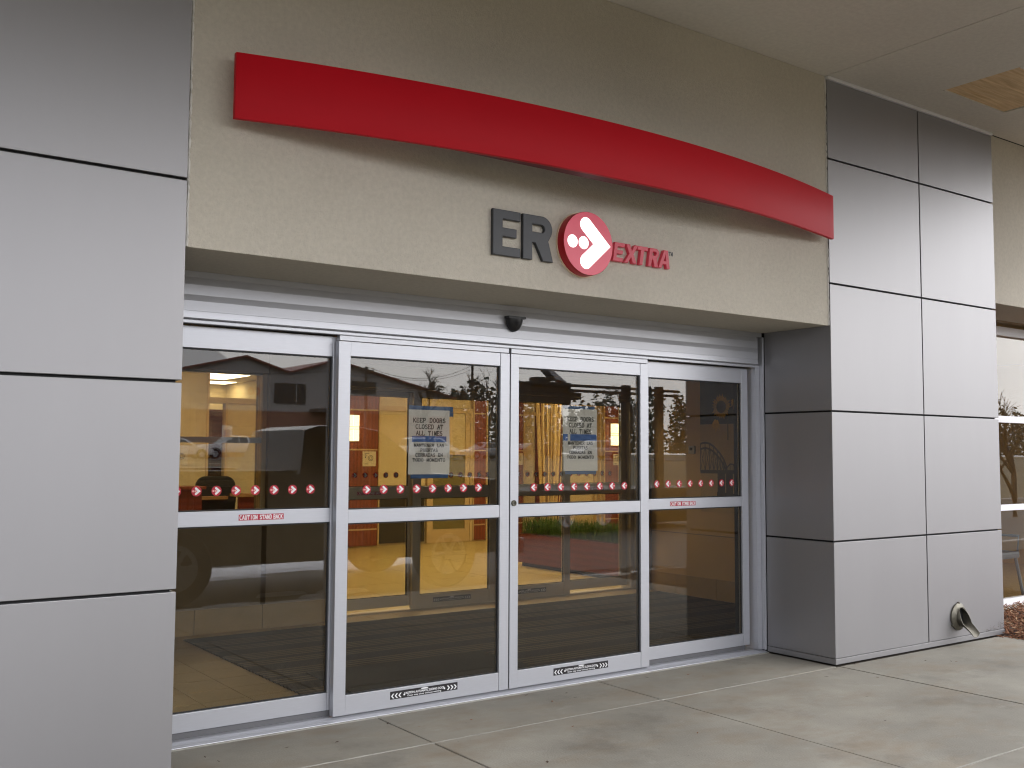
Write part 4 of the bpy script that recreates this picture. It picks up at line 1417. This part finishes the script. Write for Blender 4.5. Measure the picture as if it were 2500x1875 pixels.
troffer(4.62, 5.32, 11.45, 12.6, 'large lit ceiling light seen above the office partition')
troffer(5.2, 5.75, 13.2, 13.8, 'lit ceiling light far back above the office partition')
for x, y, wh in ((5.0, 5.3, 'just inside the inner sliding doors'), (7.3, 5.3, 'right over the planter'), (9.8, 5.3, 'right of the planter'), (7.6, 8.0, 'in front of the office door'),
                 (9.8, 8.0, 'in front of the bamboo canes'), (12.0, 6.8, 'at the far right of the lobby'), (2.6, 5.6, 'in front of the reception desk'), (2.0, 7.2, 'over the reception desk'), (6.3, 7.2, 'in the middle of the lobby')):
    troffer(x - .3, x + .3, y - .6, y + .6, 'lit ceiling light ' + wh)
wr = thing('lobby_wall', 'yellow lobby side wall far right inside, beyond the planter', 'wall', (13.5, 7, 0))
MB().box(13.45, 13.6, 3.96, 9.86, 0, 2.75).build('wall_face', 'lobby_wall', wr)
wl_ = thing('lobby_wall', 'lobby side wall far left inside, hidden by the left pier', 'wall', (-1.05, 7, 0))
MB().box(-1.1, -1.0, 3.96, 14.1, 0, 2.75).build('wall_face', 'lobby_wall', wl_)
wm = thing('lobby_wall', 'lobby front wall right of the inner doors', 'wall', (10, 3.8, 0))
MB().box(6.875, 13.6, 3.64, 3.955, 0, 2.75).build('wall_face', 'lobby_wall', wm)

# ================================================================== side window right of the pier
sw_ = thing('side_window', 'white framed window right of the clad pier, split by two white rails', 'window', (10, .7, .05))
for a, b in ((.052, .115), (.962, 1.018), (1.815, 1.880), (2.667, 2.757)):
    MB().box(7.45, 12.9, .66, .74, a, b).build('rail', 'white_frame', sw_, bevel=.003)
for a, b in ((.116, .961), (1.019, 1.814), (1.881, 2.666)):
    MB().box(7.47, 12.88, .697, .703, a, b).build('pane', 'glass', sw_)
for x in (7.452, 10.15, 12.84):
    for a, b in ((.117, .960), (1.02, 1.813), (1.882, 2.665)):
        MB().box(x, x + .055, .665, .735, a, b).build('mullion', 'white_frame', sw_)
sr = tag(thing('waiting_room', None, None, (10, 2, 0)), kind='structure')
MB().box(7.42, 13, .80, 3.63, -.1, .014).build('floor', 'vest_tile', sr)
MB().box(7.42, 13, 3.55, 3.63, .015, 2.75).build('wall', 'vest_dark_unlit', sr)
MB().box(12.95, 13.05, .96, 3.54, .015, 2.75).build('wall', 'vest_wall', sr)
MB().box(7.42, 13, .96, 3.63, 2.751, 2.80).build('ceiling', 'lobby_ceiling', sr)
ch = thing('waiting_chair', 'blue grey metal waiting chair behind the lowest pane of the side window', 'chair', (9.35, 1.25, .014))
MB().box(9.10, 9.62, 1.00, 1.50, .43, .50).build('seat', 'chair_blue', ch, bevel=.02)
MB().box(9.12, 9.60, 1.46, 1.53, .56, .92).build('backrest', 'tan_wood', ch, bevel=.01)
for x in (9.12, 9.60):
    for a, b in ((1.04, .96), (1.46, 1.62)):
        MB().tube([(x, a, .44), (x, b, .015)], .016, 6).build('leg', 'chair_blue', ch)
    MB().tube([(x, 1.02, .44), (x, 1.0, .66), (x, 1.48, .66)], .016, 6).build('armrest', 'chair_blue', ch)

# ================================================================== what the glass mirrors: road, vehicles, far buildings, trees
def wheel(parent, x, y, z, r_, w, side):
    """wheel whose axle runs along Y; side = outward Y sign"""
    t = MB().lathe([(r_ * .62, -w / 2), (r_ * .93, -w / 2), (r_, -w * .32), (r_, w * .32), (r_ * .93, w / 2), (r_ * .62, w / 2)], (x, y, z), 'y', 28).build('tyre', 'tyre', parent, smooth=True)
    rm = MB().lathe([(r_ * .63, 0), (r_ * .60, side * w * .45), (r_ * .56, side * w * .40), (r_ * .20, side * w * .30), (r_ * .16, side * w * .44), (0, side * w * .45)], (x, y, z), 'y', 24)
    for k in range(6):
        a = k * 1.047
        rm.tube([(x + .15 * r_ * math.cos(a), y + side * w * .40, z + .15 * r_ * math.sin(a)), (x + .58 * r_ * math.cos(a), y + side * w * .44, z + .58 * r_ * math.sin(a))], r_ * .07, 5)
    rm.build('rim', 'rim', parent)


def vehicle(name, label, cat, loc, rot, body, side, green, wins, wheels, width, paint, wr, extra=None, group=None):
    """body = lower outline (x,z); green = roof outline (x,z); wins = list of side window outlines (x,z)"""
    t = thing(name, label, cat, loc, group)
    t.rotation_euler = (0, 0, rot)
    OFF[t.name] = (0, 0, 0)
    hw_ = width / 2
    MB().prism(body, -hw_, hw_, 'y').build('body', paint, t, bevel=.05, smooth=True, seg=2)
    # greenhouse, leaning inwards
    top = max(p[1] for p in green)
    bot = min(p[1] for p in green)
    n = len(green)
    ins = lambda z: hw_ - .03 - .20 * (z - bot) / (top - bot)
    mb = MB()
    mb.add([(x, -ins(z), z) for x, z in green] + [(x, ins(z), z) for x, z in green],
           [tuple(range(n)), tuple(range(2 * n - 1, n - 1, -1))] + [(i, i + n, (i + 1) % n + n, (i + 1) % n) for i in range(n)])
    mb.build('cabin', paint, t, bevel=.03, smooth=True)
    for wv in wins:
        for s_ in (-1, 1):
            MB().add([(x, s_ * (ins(z) + .008), z) for x, z in wv], [tuple(range(len(wv)))]).build('window', 'car_glass', t)
    for (xa, za, xb, zb) in side:
        wa, wb = ins(za) - .07, ins(zb) - .07
        nx_, nz_ = zb - za, -(xb - xa)
        L_ = math.hypot(nx_, nz_)
        nx_, nz_ = nx_ / L_ * .012, nz_ / L_ * .012
        if (xa + xb) / 2 < (green[0][0] + green[-1][0]) / 2 and nx_ > 0 or (xa + xb) / 2 > (green[0][0] + green[-1][0]) / 2 and nx_ < 0:
            nx_, nz_ = -nx_, -nz_
        MB().add([(xa + nx_, -wa, za + nz_), (xa + nx_, wa, za + nz_), (xb + nx_, wb, zb + nz_), (xb + nx_, -wb, zb + nz_)], [(0, 1, 2, 3)]).build('windscreen', 'car_glass', t)
    for x in wheels:
        for s_ in (-1, 1):
            ac = arc(x, wr, wr * 1.22, 0, 180, 14)
            MB().add([(a, s_ * (hw_ + .004), b) for a, b in ac] + [(a, s_ * (hw_ + .004), b) for a, b in reversed(arc(x, wr, wr * 1.02, 0, 180, 14))],
                     [(i, i + 1, 28 - i, 29 - i) for i in range(14)]).build('wheel_arch', 'tyre', t)
            wheel(t, x, s_ * (hw_ - .09), wr, wr, .24, s_)
    x0, x1 = min(p[0] for p in body), max(p[0] for p in body)
    zb_ = wr * 1.75
    for s_ in (-1, 1):
        MB().box(x1 - .03, x1 + .012, s_ * hw_ * .62 - .16, s_ * hw_ * .62 + .16, zb_, zb_ + .16).build('headlight', 'lamp_clear', t)
        MB().box(x0 - .012, x0 + .03, s_ * hw_ * .72 - .09, s_ * hw_ * .72 + .09, zb_ + .1, zb_ + .38).build('tail_light', 'lamp_red', t)
        MB().box(green[-1][0] - .35, green[-1][0] - .18, s_ * (hw_ + .09) - .07, s_ * (hw_ + .09) + .07, bot + .02, bot + .16).build('mirror', paint, t, bevel=.02)
    for x in (x0, x1):
        MB().box(x - .06, x + .06, -hw_ * .94, hw_ * .94, wr * .85, wr * 1.35).build('bumper', 'rim' if 'truck' in name else paint, t, bevel=.03)
    if extra:
        extra(t, hw_)
    return t


def ext_truck(t, hw_):
    # open bed: inner floor and walls
    MB().box(-2.72, -.24, -hw_ + .12, hw_ - .12, 1.395, 1.402).build('bed_liner', 'joint_black', t)
    for s_ in (-1, 1):
        MB().box(-2.75, -.20, s_ * (hw_ - .05) - .05, s_ * (hw_ - .05) + .05, 1.392, 1.44).build('bed_rail', 'truck_paint', t, bevel=.02)
        for x in (.62,):
            MB().box(x - .1, x + .1, s_ * (hw_ + .012) - .012, s_ * (hw_ + .012) + .012, 1.20, 1.235).build('door_handle', 'rim', t)


GRD = -.15
truck_body = [(-2.8, .42), (2.85, .38), (2.9, .95), (2.82, 1.20), (2.6, 1.30), (1.55, 1.40), (-2.8, 1.40)]
vehicle('pickup_truck', 'dark pickup truck standing in the drive, mirrored in the left panes', 'pickup truck', (4.05, -5.75, GRD), 0,
        truck_body, [(-.14, 1.42, -.02, 1.90), (1.52, 1.43, .92, 1.90)],
        [(-.16, 1.38), (-.03, 1.90), (.16, 1.955), (.60, 1.955), (.90, 1.90), (1.58, 1.38)],
        [[(.02, 1.46), (.08, 1.86), (.30, 1.88), (.30, 1.46)], [(.38, 1.46), (.38, 1.88), (.78, 1.86), (1.25, 1.46)]],
        (-1.56, 1.75), 2.0, 'truck_paint', .41, ext_truck)

sedan_b = [(-2.25, .34), (2.2, .30), (2.3, .62), (2.1, .76), (1.1, .90), (-1.5, .95), (-2.25, .92)]
sedan_g = [(-1.65, .92), (-1.0, 1.38), (-.6, 1.44), (.15, 1.44), (.35, 1.40), (1.15, .89)]
sedan_w = [[(-1.25, .98), (-.88, 1.34), (-.35, 1.38), (-.35, .97)], [(-.27, .97), (-.27, 1.38), (.18, 1.37), (.82, .94)]]
sedan_s = [(-1.58, .99, -1.05, 1.36), (1.08, .95, .42, 1.37)]
van_b = [(-2.4, .36), (2.3, .32), (2.4, .7), (2.1, .95), (1.5, 1.05), (-2.4, 1.05)]
van_g = [(-2.4, 1.03), (-2.2, 1.68), (-1.9, 1.76), (.5, 1.76), (.8, 1.70), (1.75, 1.02)]
van_w = [[(-2.1, 1.1), (-2.0, 1.62), (-1.05, 1.66), (-1.05, 1.1)], [(-.97, 1.1), (-.97, 1.66), (.0, 1.66), (.0, 1.1)], [(.08, 1.1), (.08, 1.66), (.6, 1.64), (1.3, 1.1)]]
van_s = [(-2.38, 1.1, -2.24, 1.62), (1.68, 1.09, .88, 1.66)]
pk_b = [(-2.7, .5), (2.6, .45), (2.7, .8), (2.55, 1.02), (1.3, 1.10), (-2.7, 1.08)]
pk_g = [(-.9, 1.07), (-.8, 1.62), (-.5, 1.70), (.4, 1.70), (.65, 1.64), (1.35, 1.07)]
pk_w = [[(-.7, 1.14), (-.66, 1.58), (-.1, 1.60), (-.1, 1.14)], [(-.02, 1.14), (-.02, 1.60), (.5, 1.58), (1.0, 1.14)]]
pk_s = [(-.88, 1.14, -.81, 1.60), (1.28, 1.14, .72, 1.60)]
GRP = 'cars parked in the far car park'


def far(x, yv):                          # a spot in the car park given by where its mirror image appears
    return (x, 1.40 - yv, gz(1.40 - yv) + .03)


YP = 68.0
vehicle('parked_car', 'white sedan in the far car park, mirrored in the left fixed panel', 'car', far(22.3, YP), .05, sedan_b, sedan_s, sedan_g, sedan_w, (-1.35, 1.4), 1.78, 'paint_white', .32, group=GRP)
vehicle('parked_truck', 'white pickup parked beside the white sedan in the far car park', 'pickup truck', far(26.4, YP), math.pi + .05, pk_b, pk_s, pk_g, pk_w, (-1.7, 1.7), 1.9, 'paint_white', .37, group=GRP)
vehicle('parked_van', 'white minivan in the far car park, mirrored behind the left notice', 'van', far(43.0, YP), 0, van_b, van_s, van_g, van_w, (-1.5, 1.5), 1.9, 'paint_white', .34, group=GRP)
vehicle('parked_car', 'silver sedan in the far car park beside the white minivan', 'car', far(48.5, YP), math.pi, sedan_b, sedan_s, sedan_g, sedan_w, (-1.35, 1.4), 1.78, 'paint_silver', .32, group=GRP)
vehicle('parked_car', 'maroon sedan in the far car park, mirrored near the right notice', 'car', far(54.0, YP), 0, sedan_b, sedan_s, sedan_g, sedan_w, (-1.35, 1.4), 1.78, 'paint_maroon', .32, group=GRP)
vehicle('parked_van', 'silver minivan in the far car park, mirrored behind the right notice', 'van', far(61.0, YP), math.pi, van_b, van_s, van_g, van_w, (-1.5, 1.5), 1.9, 'paint_silver', .34, group=GRP)
vehicle('parked_car', 'teal sedan at the right end of the far car park', 'car', far(76.0, YP), 0, sedan_b, sedan_s, sedan_g, sedan_w, (-1.35, 1.4), 1.78, 'paint_teal', .32, group=GRP)

# parking sign
ps = thing('parking_sign', 'small blue and white accessible parking sign on a thin post', 'sign', (21.0, 1.4 - 55, gz(1.4 - 55)))
px_, py_, pz_ = ps.location
MB().tube([(px_, py_, pz_), (px_, py_, pz_ + 2.1)], .03, 6).build('post', 'rim', ps)
MB().box(px_ - .32, px_ + .32, py_ + .03, py_ + .045, pz_ + 1.3, pz_ + 2.15).build('board', 'label_white', ps)
MB().box(px_ - .2, px_ + .2, py_ + .0455, py_ + .05, pz_ + 1.5, pz_ + 1.9).build('blue_field', 'sign_blue', ps)

# gabled metal building
K = 2.30
YB = 1.40 - 98.0


def bx(x):
    return -.96 + (x + .96) * (98 + 4.6) / 44.6


def bz(z):
    return 1.49 + (z - 1.49) * (98 + 4.6) / 44.6


g0 = gz(YB)
gbld = thing('gabled_building', 'long grey metal building with red edged gables and brick base, mirrored in the doors', 'building', (bx(18), YB, g0))
pts = [(bx(12.2), g0), (bx(27.3), g0), (bx(27.3), bz(4.33)), (bx(20.7), bz(5.86)), (bx(18.35), bz(5.17)), (bx(16.24), bz(5.81)), (bx(12.2), bz(4.85))]
MB().prism(pts, YB - 18, YB, 'y').build('wall', 'siding', gbld)
br = MB()
zt = bz(3.36)
MB().box(bx(12.2) - .1, bx(27.3) + .1, YB + .01, YB + .22, g0, zt).build('brick_base', 'brick', gbld)
tm2 = MB()
edge = [(bx(12.0), bz(4.80)), (bx(16.24), bz(5.83)), (bx(18.35), bz(5.19)), (bx(20.7), bz(5.88)), (bx(27.5), bz(4.30))]
for a, b in zip(edge[:-1], edge[1:]):
    MB().prism([(a[0], a[1] - .10), (b[0], b[1] - .10), (b[0], b[1] + .1), (a[0], a[1] + .1)], YB - 18, YB + .5, 'y').build('roof_edge', 'red_trim', gbld)
MB().box(bx(17.675), bx(19.217), YB + .01, YB + .12, bz(3.76), bz(4.68)).build('window', 'dark_glass', gbld)
MB().box(bx(18.72), bx(18.76), YB + .121, YB + .16, bz(3.76), bz(4.68)).build('mullion', 'siding', gbld)
MB().box(bx(21.6), bx(22.9), YB + .01, YB + .12, bz(4.4), bz(4.95)).build('window', 'dark_glass', gbld)
MB().box(bx(19.4), bx(24.3), YB + .25, YB + 2.4, bz(3.36), bz(3.52)).build('entrance_roof', 'roof_metal', gbld)
lt = MB()
font_mesh(lt, 'CO', bx(17.0) - 1.2, bz(4.1), 0.75, 0, 1.3, .02)
# lettering faces the road: turn it round so it reads from outside
lx0 = (bx(16.44) + bx(16.96)) / 2
cxm = sum(p[0] for p in lt.v) / len(lt.v)
lt.v = [(lx0 - (x - cxm), YB + .03, z) for x, _, z in lt.v]
lt.build('wall_lettering', 'label_red', gbld)

h2 = thing('red_roofed_house', 'pale house with red roof beyond the road, mirrored in the right fixed panel', 'house', (62, 1.4 - 46, gz(1.4 - 46)))
hx, hy, hz = 70.0, 1.4 - 44, gz(1.4 - 44)
MB().prism([(hx - 5, hz), (hx + 6, hz), (hx + 6, hz + 3.2), (hx + .5, hz + 5.2), (hx - 5, hz + 3.2)], hy - 9, hy, 'y').build('wall', 'house_white', h2)
for a, b in (((hx - 5.4, hz + 3.1), (hx + .5, hz + 5.25)), ((hx + .5, hz + 5.25), (hx + 6.4, hz + 3.1))):
    MB().prism([a, b, (b[0], b[1] + .25), (a[0], a[1] + .25)], hy - 9.3, hy + .4, 'y').build('roof', 'red_trim', h2)
for x in (hx - 3.2, hx - .6, hx + 2.2):
    MB().box(x, x + 1.1, hy + .01, hy + .06, hz + 1.0, hz + 2.5).build('window', 'dark_glass', h2)

# dark trailer with an overhead rack beyond the truck
GY = 1.40 - 12.0
gt = thing('rack_trailer', 'dark utility trailer with posts and double rails overhead, mirrored in the right panes', 'trailer', (13, GY, GRD))
MB().box(10.6, 16.6, GY - 1.9, GY + .16, .16, .74).build('bed', 'steel_dark', gt, bevel=.03)
MB().box(10.7, 16.5, GY - 1.8, GY + .06, -.02, .158).build('chassis', 'joint_black', gt)
for x in (12.2, 13.2):
    for y, s_ in ((GY + .12, 1), (GY - 1.86, -1)):
        wheel(gt, x, y, GRD + .36, .36, .24, s_)
for x, zt in ((14.03, 2.98), (15.12, 3.0), (11.65, 2.98)):
    MB().box(x - .075, x + .075, GY - .075, GY + .075, .742, zt).build('post', 'steel_dark', gt)
for za, zb_, x0, x1 in ((2.875, 2.93, 10.9, 15.6), (2.77, 2.825, 12.3, 15.6)):
    MB().box(x0, x1, GY + .08, GY + .14, za, zb_).build('rail', 'steel_dark', gt)
MB().box(11.40, 12.45, GY - .45, GY + .07, 2.50, 2.96).build('tool_box', 'steel_dark', gt, bevel=.03)
MB().box(11.55, 11.95, GY - .2, GY + .07, 2.965, 3.05).build('tool_box', 'steel_dark', gt, bevel=.02)
MB().prism([(12.05, 3.02), (12.35, 2.965), (11.95, 3.22), (11.80, 3.24)], GY - .2, GY + .05, 'y').build('reflector', 'rim', gt)
MB().box(12.45, 12.72, GY - .2, GY + .07, 2.62, 2.76).build('bracket', 'steel_dark', gt)

# utility poles with wires
UP = []
for nm, x, yv, zt in (('utility_pole', 33.9, 62, 7.75), ('utility_pole', 48.5, 70, 9.7)):
    y = 1.4 - yv
    t = thing(nm, 'wooden utility pole with crossarm, mirrored over the gabled roof' if x < 40 else 'taller bare utility pole further right, mirrored by the trees', 'utility pole', (x, y, gz(y)))
    MB().tube([(x, y, gz(y) - .2), (x, y, zt)], [.16, .11], 8).build('pole', 'pole_wood', t)
    if x < 40:
        MB().box(x - .62, x + .62, y - .05, y + .05, zt - .34, zt - .22).build('crossarm', 'pole_wood', t)
        for d in (-.55, -.2, .2, .55):
            MB().tube([(x + d, y, zt - .22), (x + d, y, zt - .05)], .035, 5).build('insulator', 'house_white', t)
    UP.append((x, y, zt))
wt = thing('overhead_wire', 'thin overhead wires hung between the utility poles', 'wires', (40, -62, 7))
for d in (-.5, .2):
    a, b = Vector((UP[0][0] + d, UP[0][1], UP[0][2] - .05)), Vector((UP[1][0], UP[1][1], UP[1][2] - .6 + d * .5))
    MB().tube([a.lerp(b, i / 10) - Vector((0, 0, 1.0 * (1 - (2 * i / 10 - 1) ** 2))) for i in range(11)], .018, 4).build('wire', 'gasket', wt)
    a2 = Vector((14, -70, 9))
    MB().tube([a.lerp(a2, i / 10) - Vector((0, 0, 1.2 * (1 - (2 * i / 10 - 1) ** 2))) for i in range(11)], .018, 4).build('wire', 'gasket', wt)


def bare_tree(label, x, y, h, seed, spread=.5, group='bare winter trees across the road'):
    rnd = random.Random(seed)
    t = thing('bare_tree', label, 'tree', (x, y, gz(y)), group)
    tr, tw = MB(), MB()

    def grow(p, d, L_, r_, depth):
        n = 3
        pts = [p]
        q = p.copy()
        for i in range(n):
            d = (d + Vector((rnd.gauss(0, .12), rnd.gauss(0, .12), rnd.gauss(.04, .08)))).normalized()
            q = q + d * (L_ / n)
            pts.append(q.copy())
        (tr if depth < 2 else tw).tube(pts, [r_ * (1 - .45 * i / n) for i in range(n + 1)], 5 if depth < 2 else 3, cap=False)
        if depth >= 5:
            return
        for k in range(4 if depth < 1 else rnd.choice((2, 3, 3))):
            a = rnd.uniform(0, 6.28)
            u = rnd.uniform(.45, 1.0)
            b = pts[min(n, int(u * n))]
            e = (d + Vector((math.cos(a), math.sin(a), rnd.uniform(-.1, .4))) * spread * rnd.uniform(.7, 1.5)).normalized()
            grow(b.copy(), e, L_ * rnd.uniform(.55, .78), r_ * rnd.uniform(.52, .68), depth + 1)
    b0 = Vector((x, y, gz(y) - .1))
    grow(b0, Vector((0, 0, 1)), h * .42, h * .021, 0)
    tr.build('trunk', 'bark', t)
    tw.build('crown', 'bark', t)
    return t


bare_tree('bare tree whose twigs are mirrored beside the first gable', bx(14.3), YB - 26, 20, 3)
bare_tree('bare tree behind the first gable, its top mirrored over the ridge', bx(15.7), YB - 24, 23, 5)
bare_tree('tall bare tree mirrored above the left notice', 41.8, 1.4 - 66, 10.2, 11, .62)
bare_tree('slim bare tree mirrored left of the evergreens', 51.2, 1.4 - 72, 10.5, 14, .45)
bare_tree('bare tree mirrored behind the rack trailer', 58.5, 1.4 - 62, 8.5, 21, .6)
bare_tree('large bare tree mirrored in the right fixed panel', 84.0, 1.4 - 58, 13.5, 31, .6)
bare_tree('bare tree mirrored in the side window', 26.4, -8.6, 4.6, 41, .7)

# evergreen wood along the horizon
wd = MB()
rnd = random.Random(5)
for k in range(520):
    x = rnd.uniform(44, 290) if k % 6 else rnd.uniform(-40, 44)
    y = 1.4 - rnd.uniform(104, 135) + (0 if x > 44 else -40)
    h = rnd.uniform(.78, 1.15) * (10.0 if x > 112 else 9.0 if 74 < x < 90 else 6.8)
    w = rnd.uniform(2.2, 3.8)
    for j in range(120):
        v = rnd.random() ** 1.35
        rr = w * (1 - v * .55) * (.45 + .55 * rnd.random()) * (0.55 + .45 * math.sin(v * 9 + k))
        a = rnd.uniform(0, 6.28)
        p = Vector((x + rr * math.cos(a), y + rr * math.sin(a), gz(y) + .8 + h * v))
        s_ = rnd.uniform(.18, .5)
        A = Matrix.Rotation(rnd.uniform(0, 6.28), 3, 'Z') @ Matrix.Rotation(rnd.uniform(-.9, .9), 3, 'X')
        wd.add([p + A @ Vector(c) * s_ for c in ((-1, 0, -.35), (.9, .1, -.4), (.5, -.1, .5), (-.4, .1, .55))], [(0, 1, 2, 3)])
tag(wd.build('evergreen_wood', 'pine'), 'dark evergreen wood along the horizon across the road', 'wood', kind='stuff')

# snow and wet patches on the drive
sp = MB()
rnd = random.Random(9)
for (cx_, cy_, a, b) in ((5.4, -7.6, 3.0, .55), (3.4, -7.0, 1.2, .28), (2.2, -8.9, 1.8, .5), (4.55, -5.0, .35, .13), (3.8, -5.05, .34, .05), (4.1, -4.72, .26, .07), (3.0, -4.5, .35, .05), (7.3, -3.86, .5, .035), (8.45, -3.84, .12, .04), (8.3, -3.95, .2, .05)):
    n = 26
    pts = []
    for k in range(n):
        t_ = 2 * math.pi * k / n
        f = rnd.uniform(.72, 1.12)
        pts.append((cx_ + a * f * math.cos(t_), cy_ + b * f * math.sin(t_)))
    sp.add([(x, y, GRD + .004) for x, y in pts] + [(cx_ + (x - cx_) * .8, cy_ + (y - cy_) * .7, GRD + .03 + rnd.uniform(0, .015)) for x, y in pts],
           [(i, (i + 1) % n, (i + 1) % n + n, i + n) for i in range(n)] + [tuple(range(n, 2 * n))])
tag(sp.build('snow_patches', 'snow'), 'thin patches of old snow left on the asphalt drive', 'snow', kind='stuff')
wp = MB()
for (cx_, cy_, a, b) in ((4.3, -4.05, .55, .12), (5.3, -4.3, .3, .07), (8.6, -4.9, 1.2, .3)):
    n = 22
    wp.add([(cx_ + a * rnd.uniform(.8, 1.15) * math.cos(2 * math.pi * k / n), cy_ + b * rnd.uniform(.8, 1.15) * math.sin(2 * math.pi * k / n), GRD + .005) for k in range(n)], [tuple(range(n))])
tag(wp.build('puddles', 'wet'), kind='stuff')

# mud flecks on the pier's foot by the mulch, a few leaf scraps on the concrete
rnd = random.Random(17)
mf = MB()
for k in range(90):
    u = rnd.random() ** 2
    x = 7.44 - .27 * u - rnd.random() * .02
    z = .054 + abs(rnd.gauss(0, .035)) * (1.2 - u)
    q = rnd.uniform(.0012, .0042)
    n = 6
    mf.add([(x + q * rnd.uniform(.7, 1.3) * math.cos(i * 1.047), -.0022, z + q * rnd.uniform(.5, 1.1) * math.sin(i * 1.047)) for i in range(n)], [tuple(range(n))])
tag(mf.build('mud_flecks', 'soil'), kind='stuff')
lf_ = MB()
spots = [(5.36, -.03), (5.40, -.035), (5.33, -.025), (6.05, -.40), (5.9, -.25), (6.9, -.62)]
for k in range(46):
    if k < len(spots):
        x, y = spots[k]
    elif k % 3 == 0:
        x, y = rnd.uniform(.6, 5.1), rnd.uniform(.2, .58)
    else:
        x, y = rnd.uniform(-.2, 7.2), rnd.uniform(-2.6, -.05)
    a, L_, W_ = rnd.uniform(0, 6.28), rnd.uniform(.006, .02), rnd.uniform(.003, .008)
    c_, s_ = math.cos(a), math.sin(a)
    P_ = [(-L_, 0), (0, -W_), (L_, 0), (0, W_)]
    lf_.add([(x + u * c_ - v * s_, y + u * s_ + v * c_, .003 + rnd.uniform(0, .004)) for u, v in P_], [(0, 1, 2, 3)], rnd.choice((0, 0, 1)))
tag(lf_.build('leaf_litter', ['mulch', 'soil']), kind='stuff')
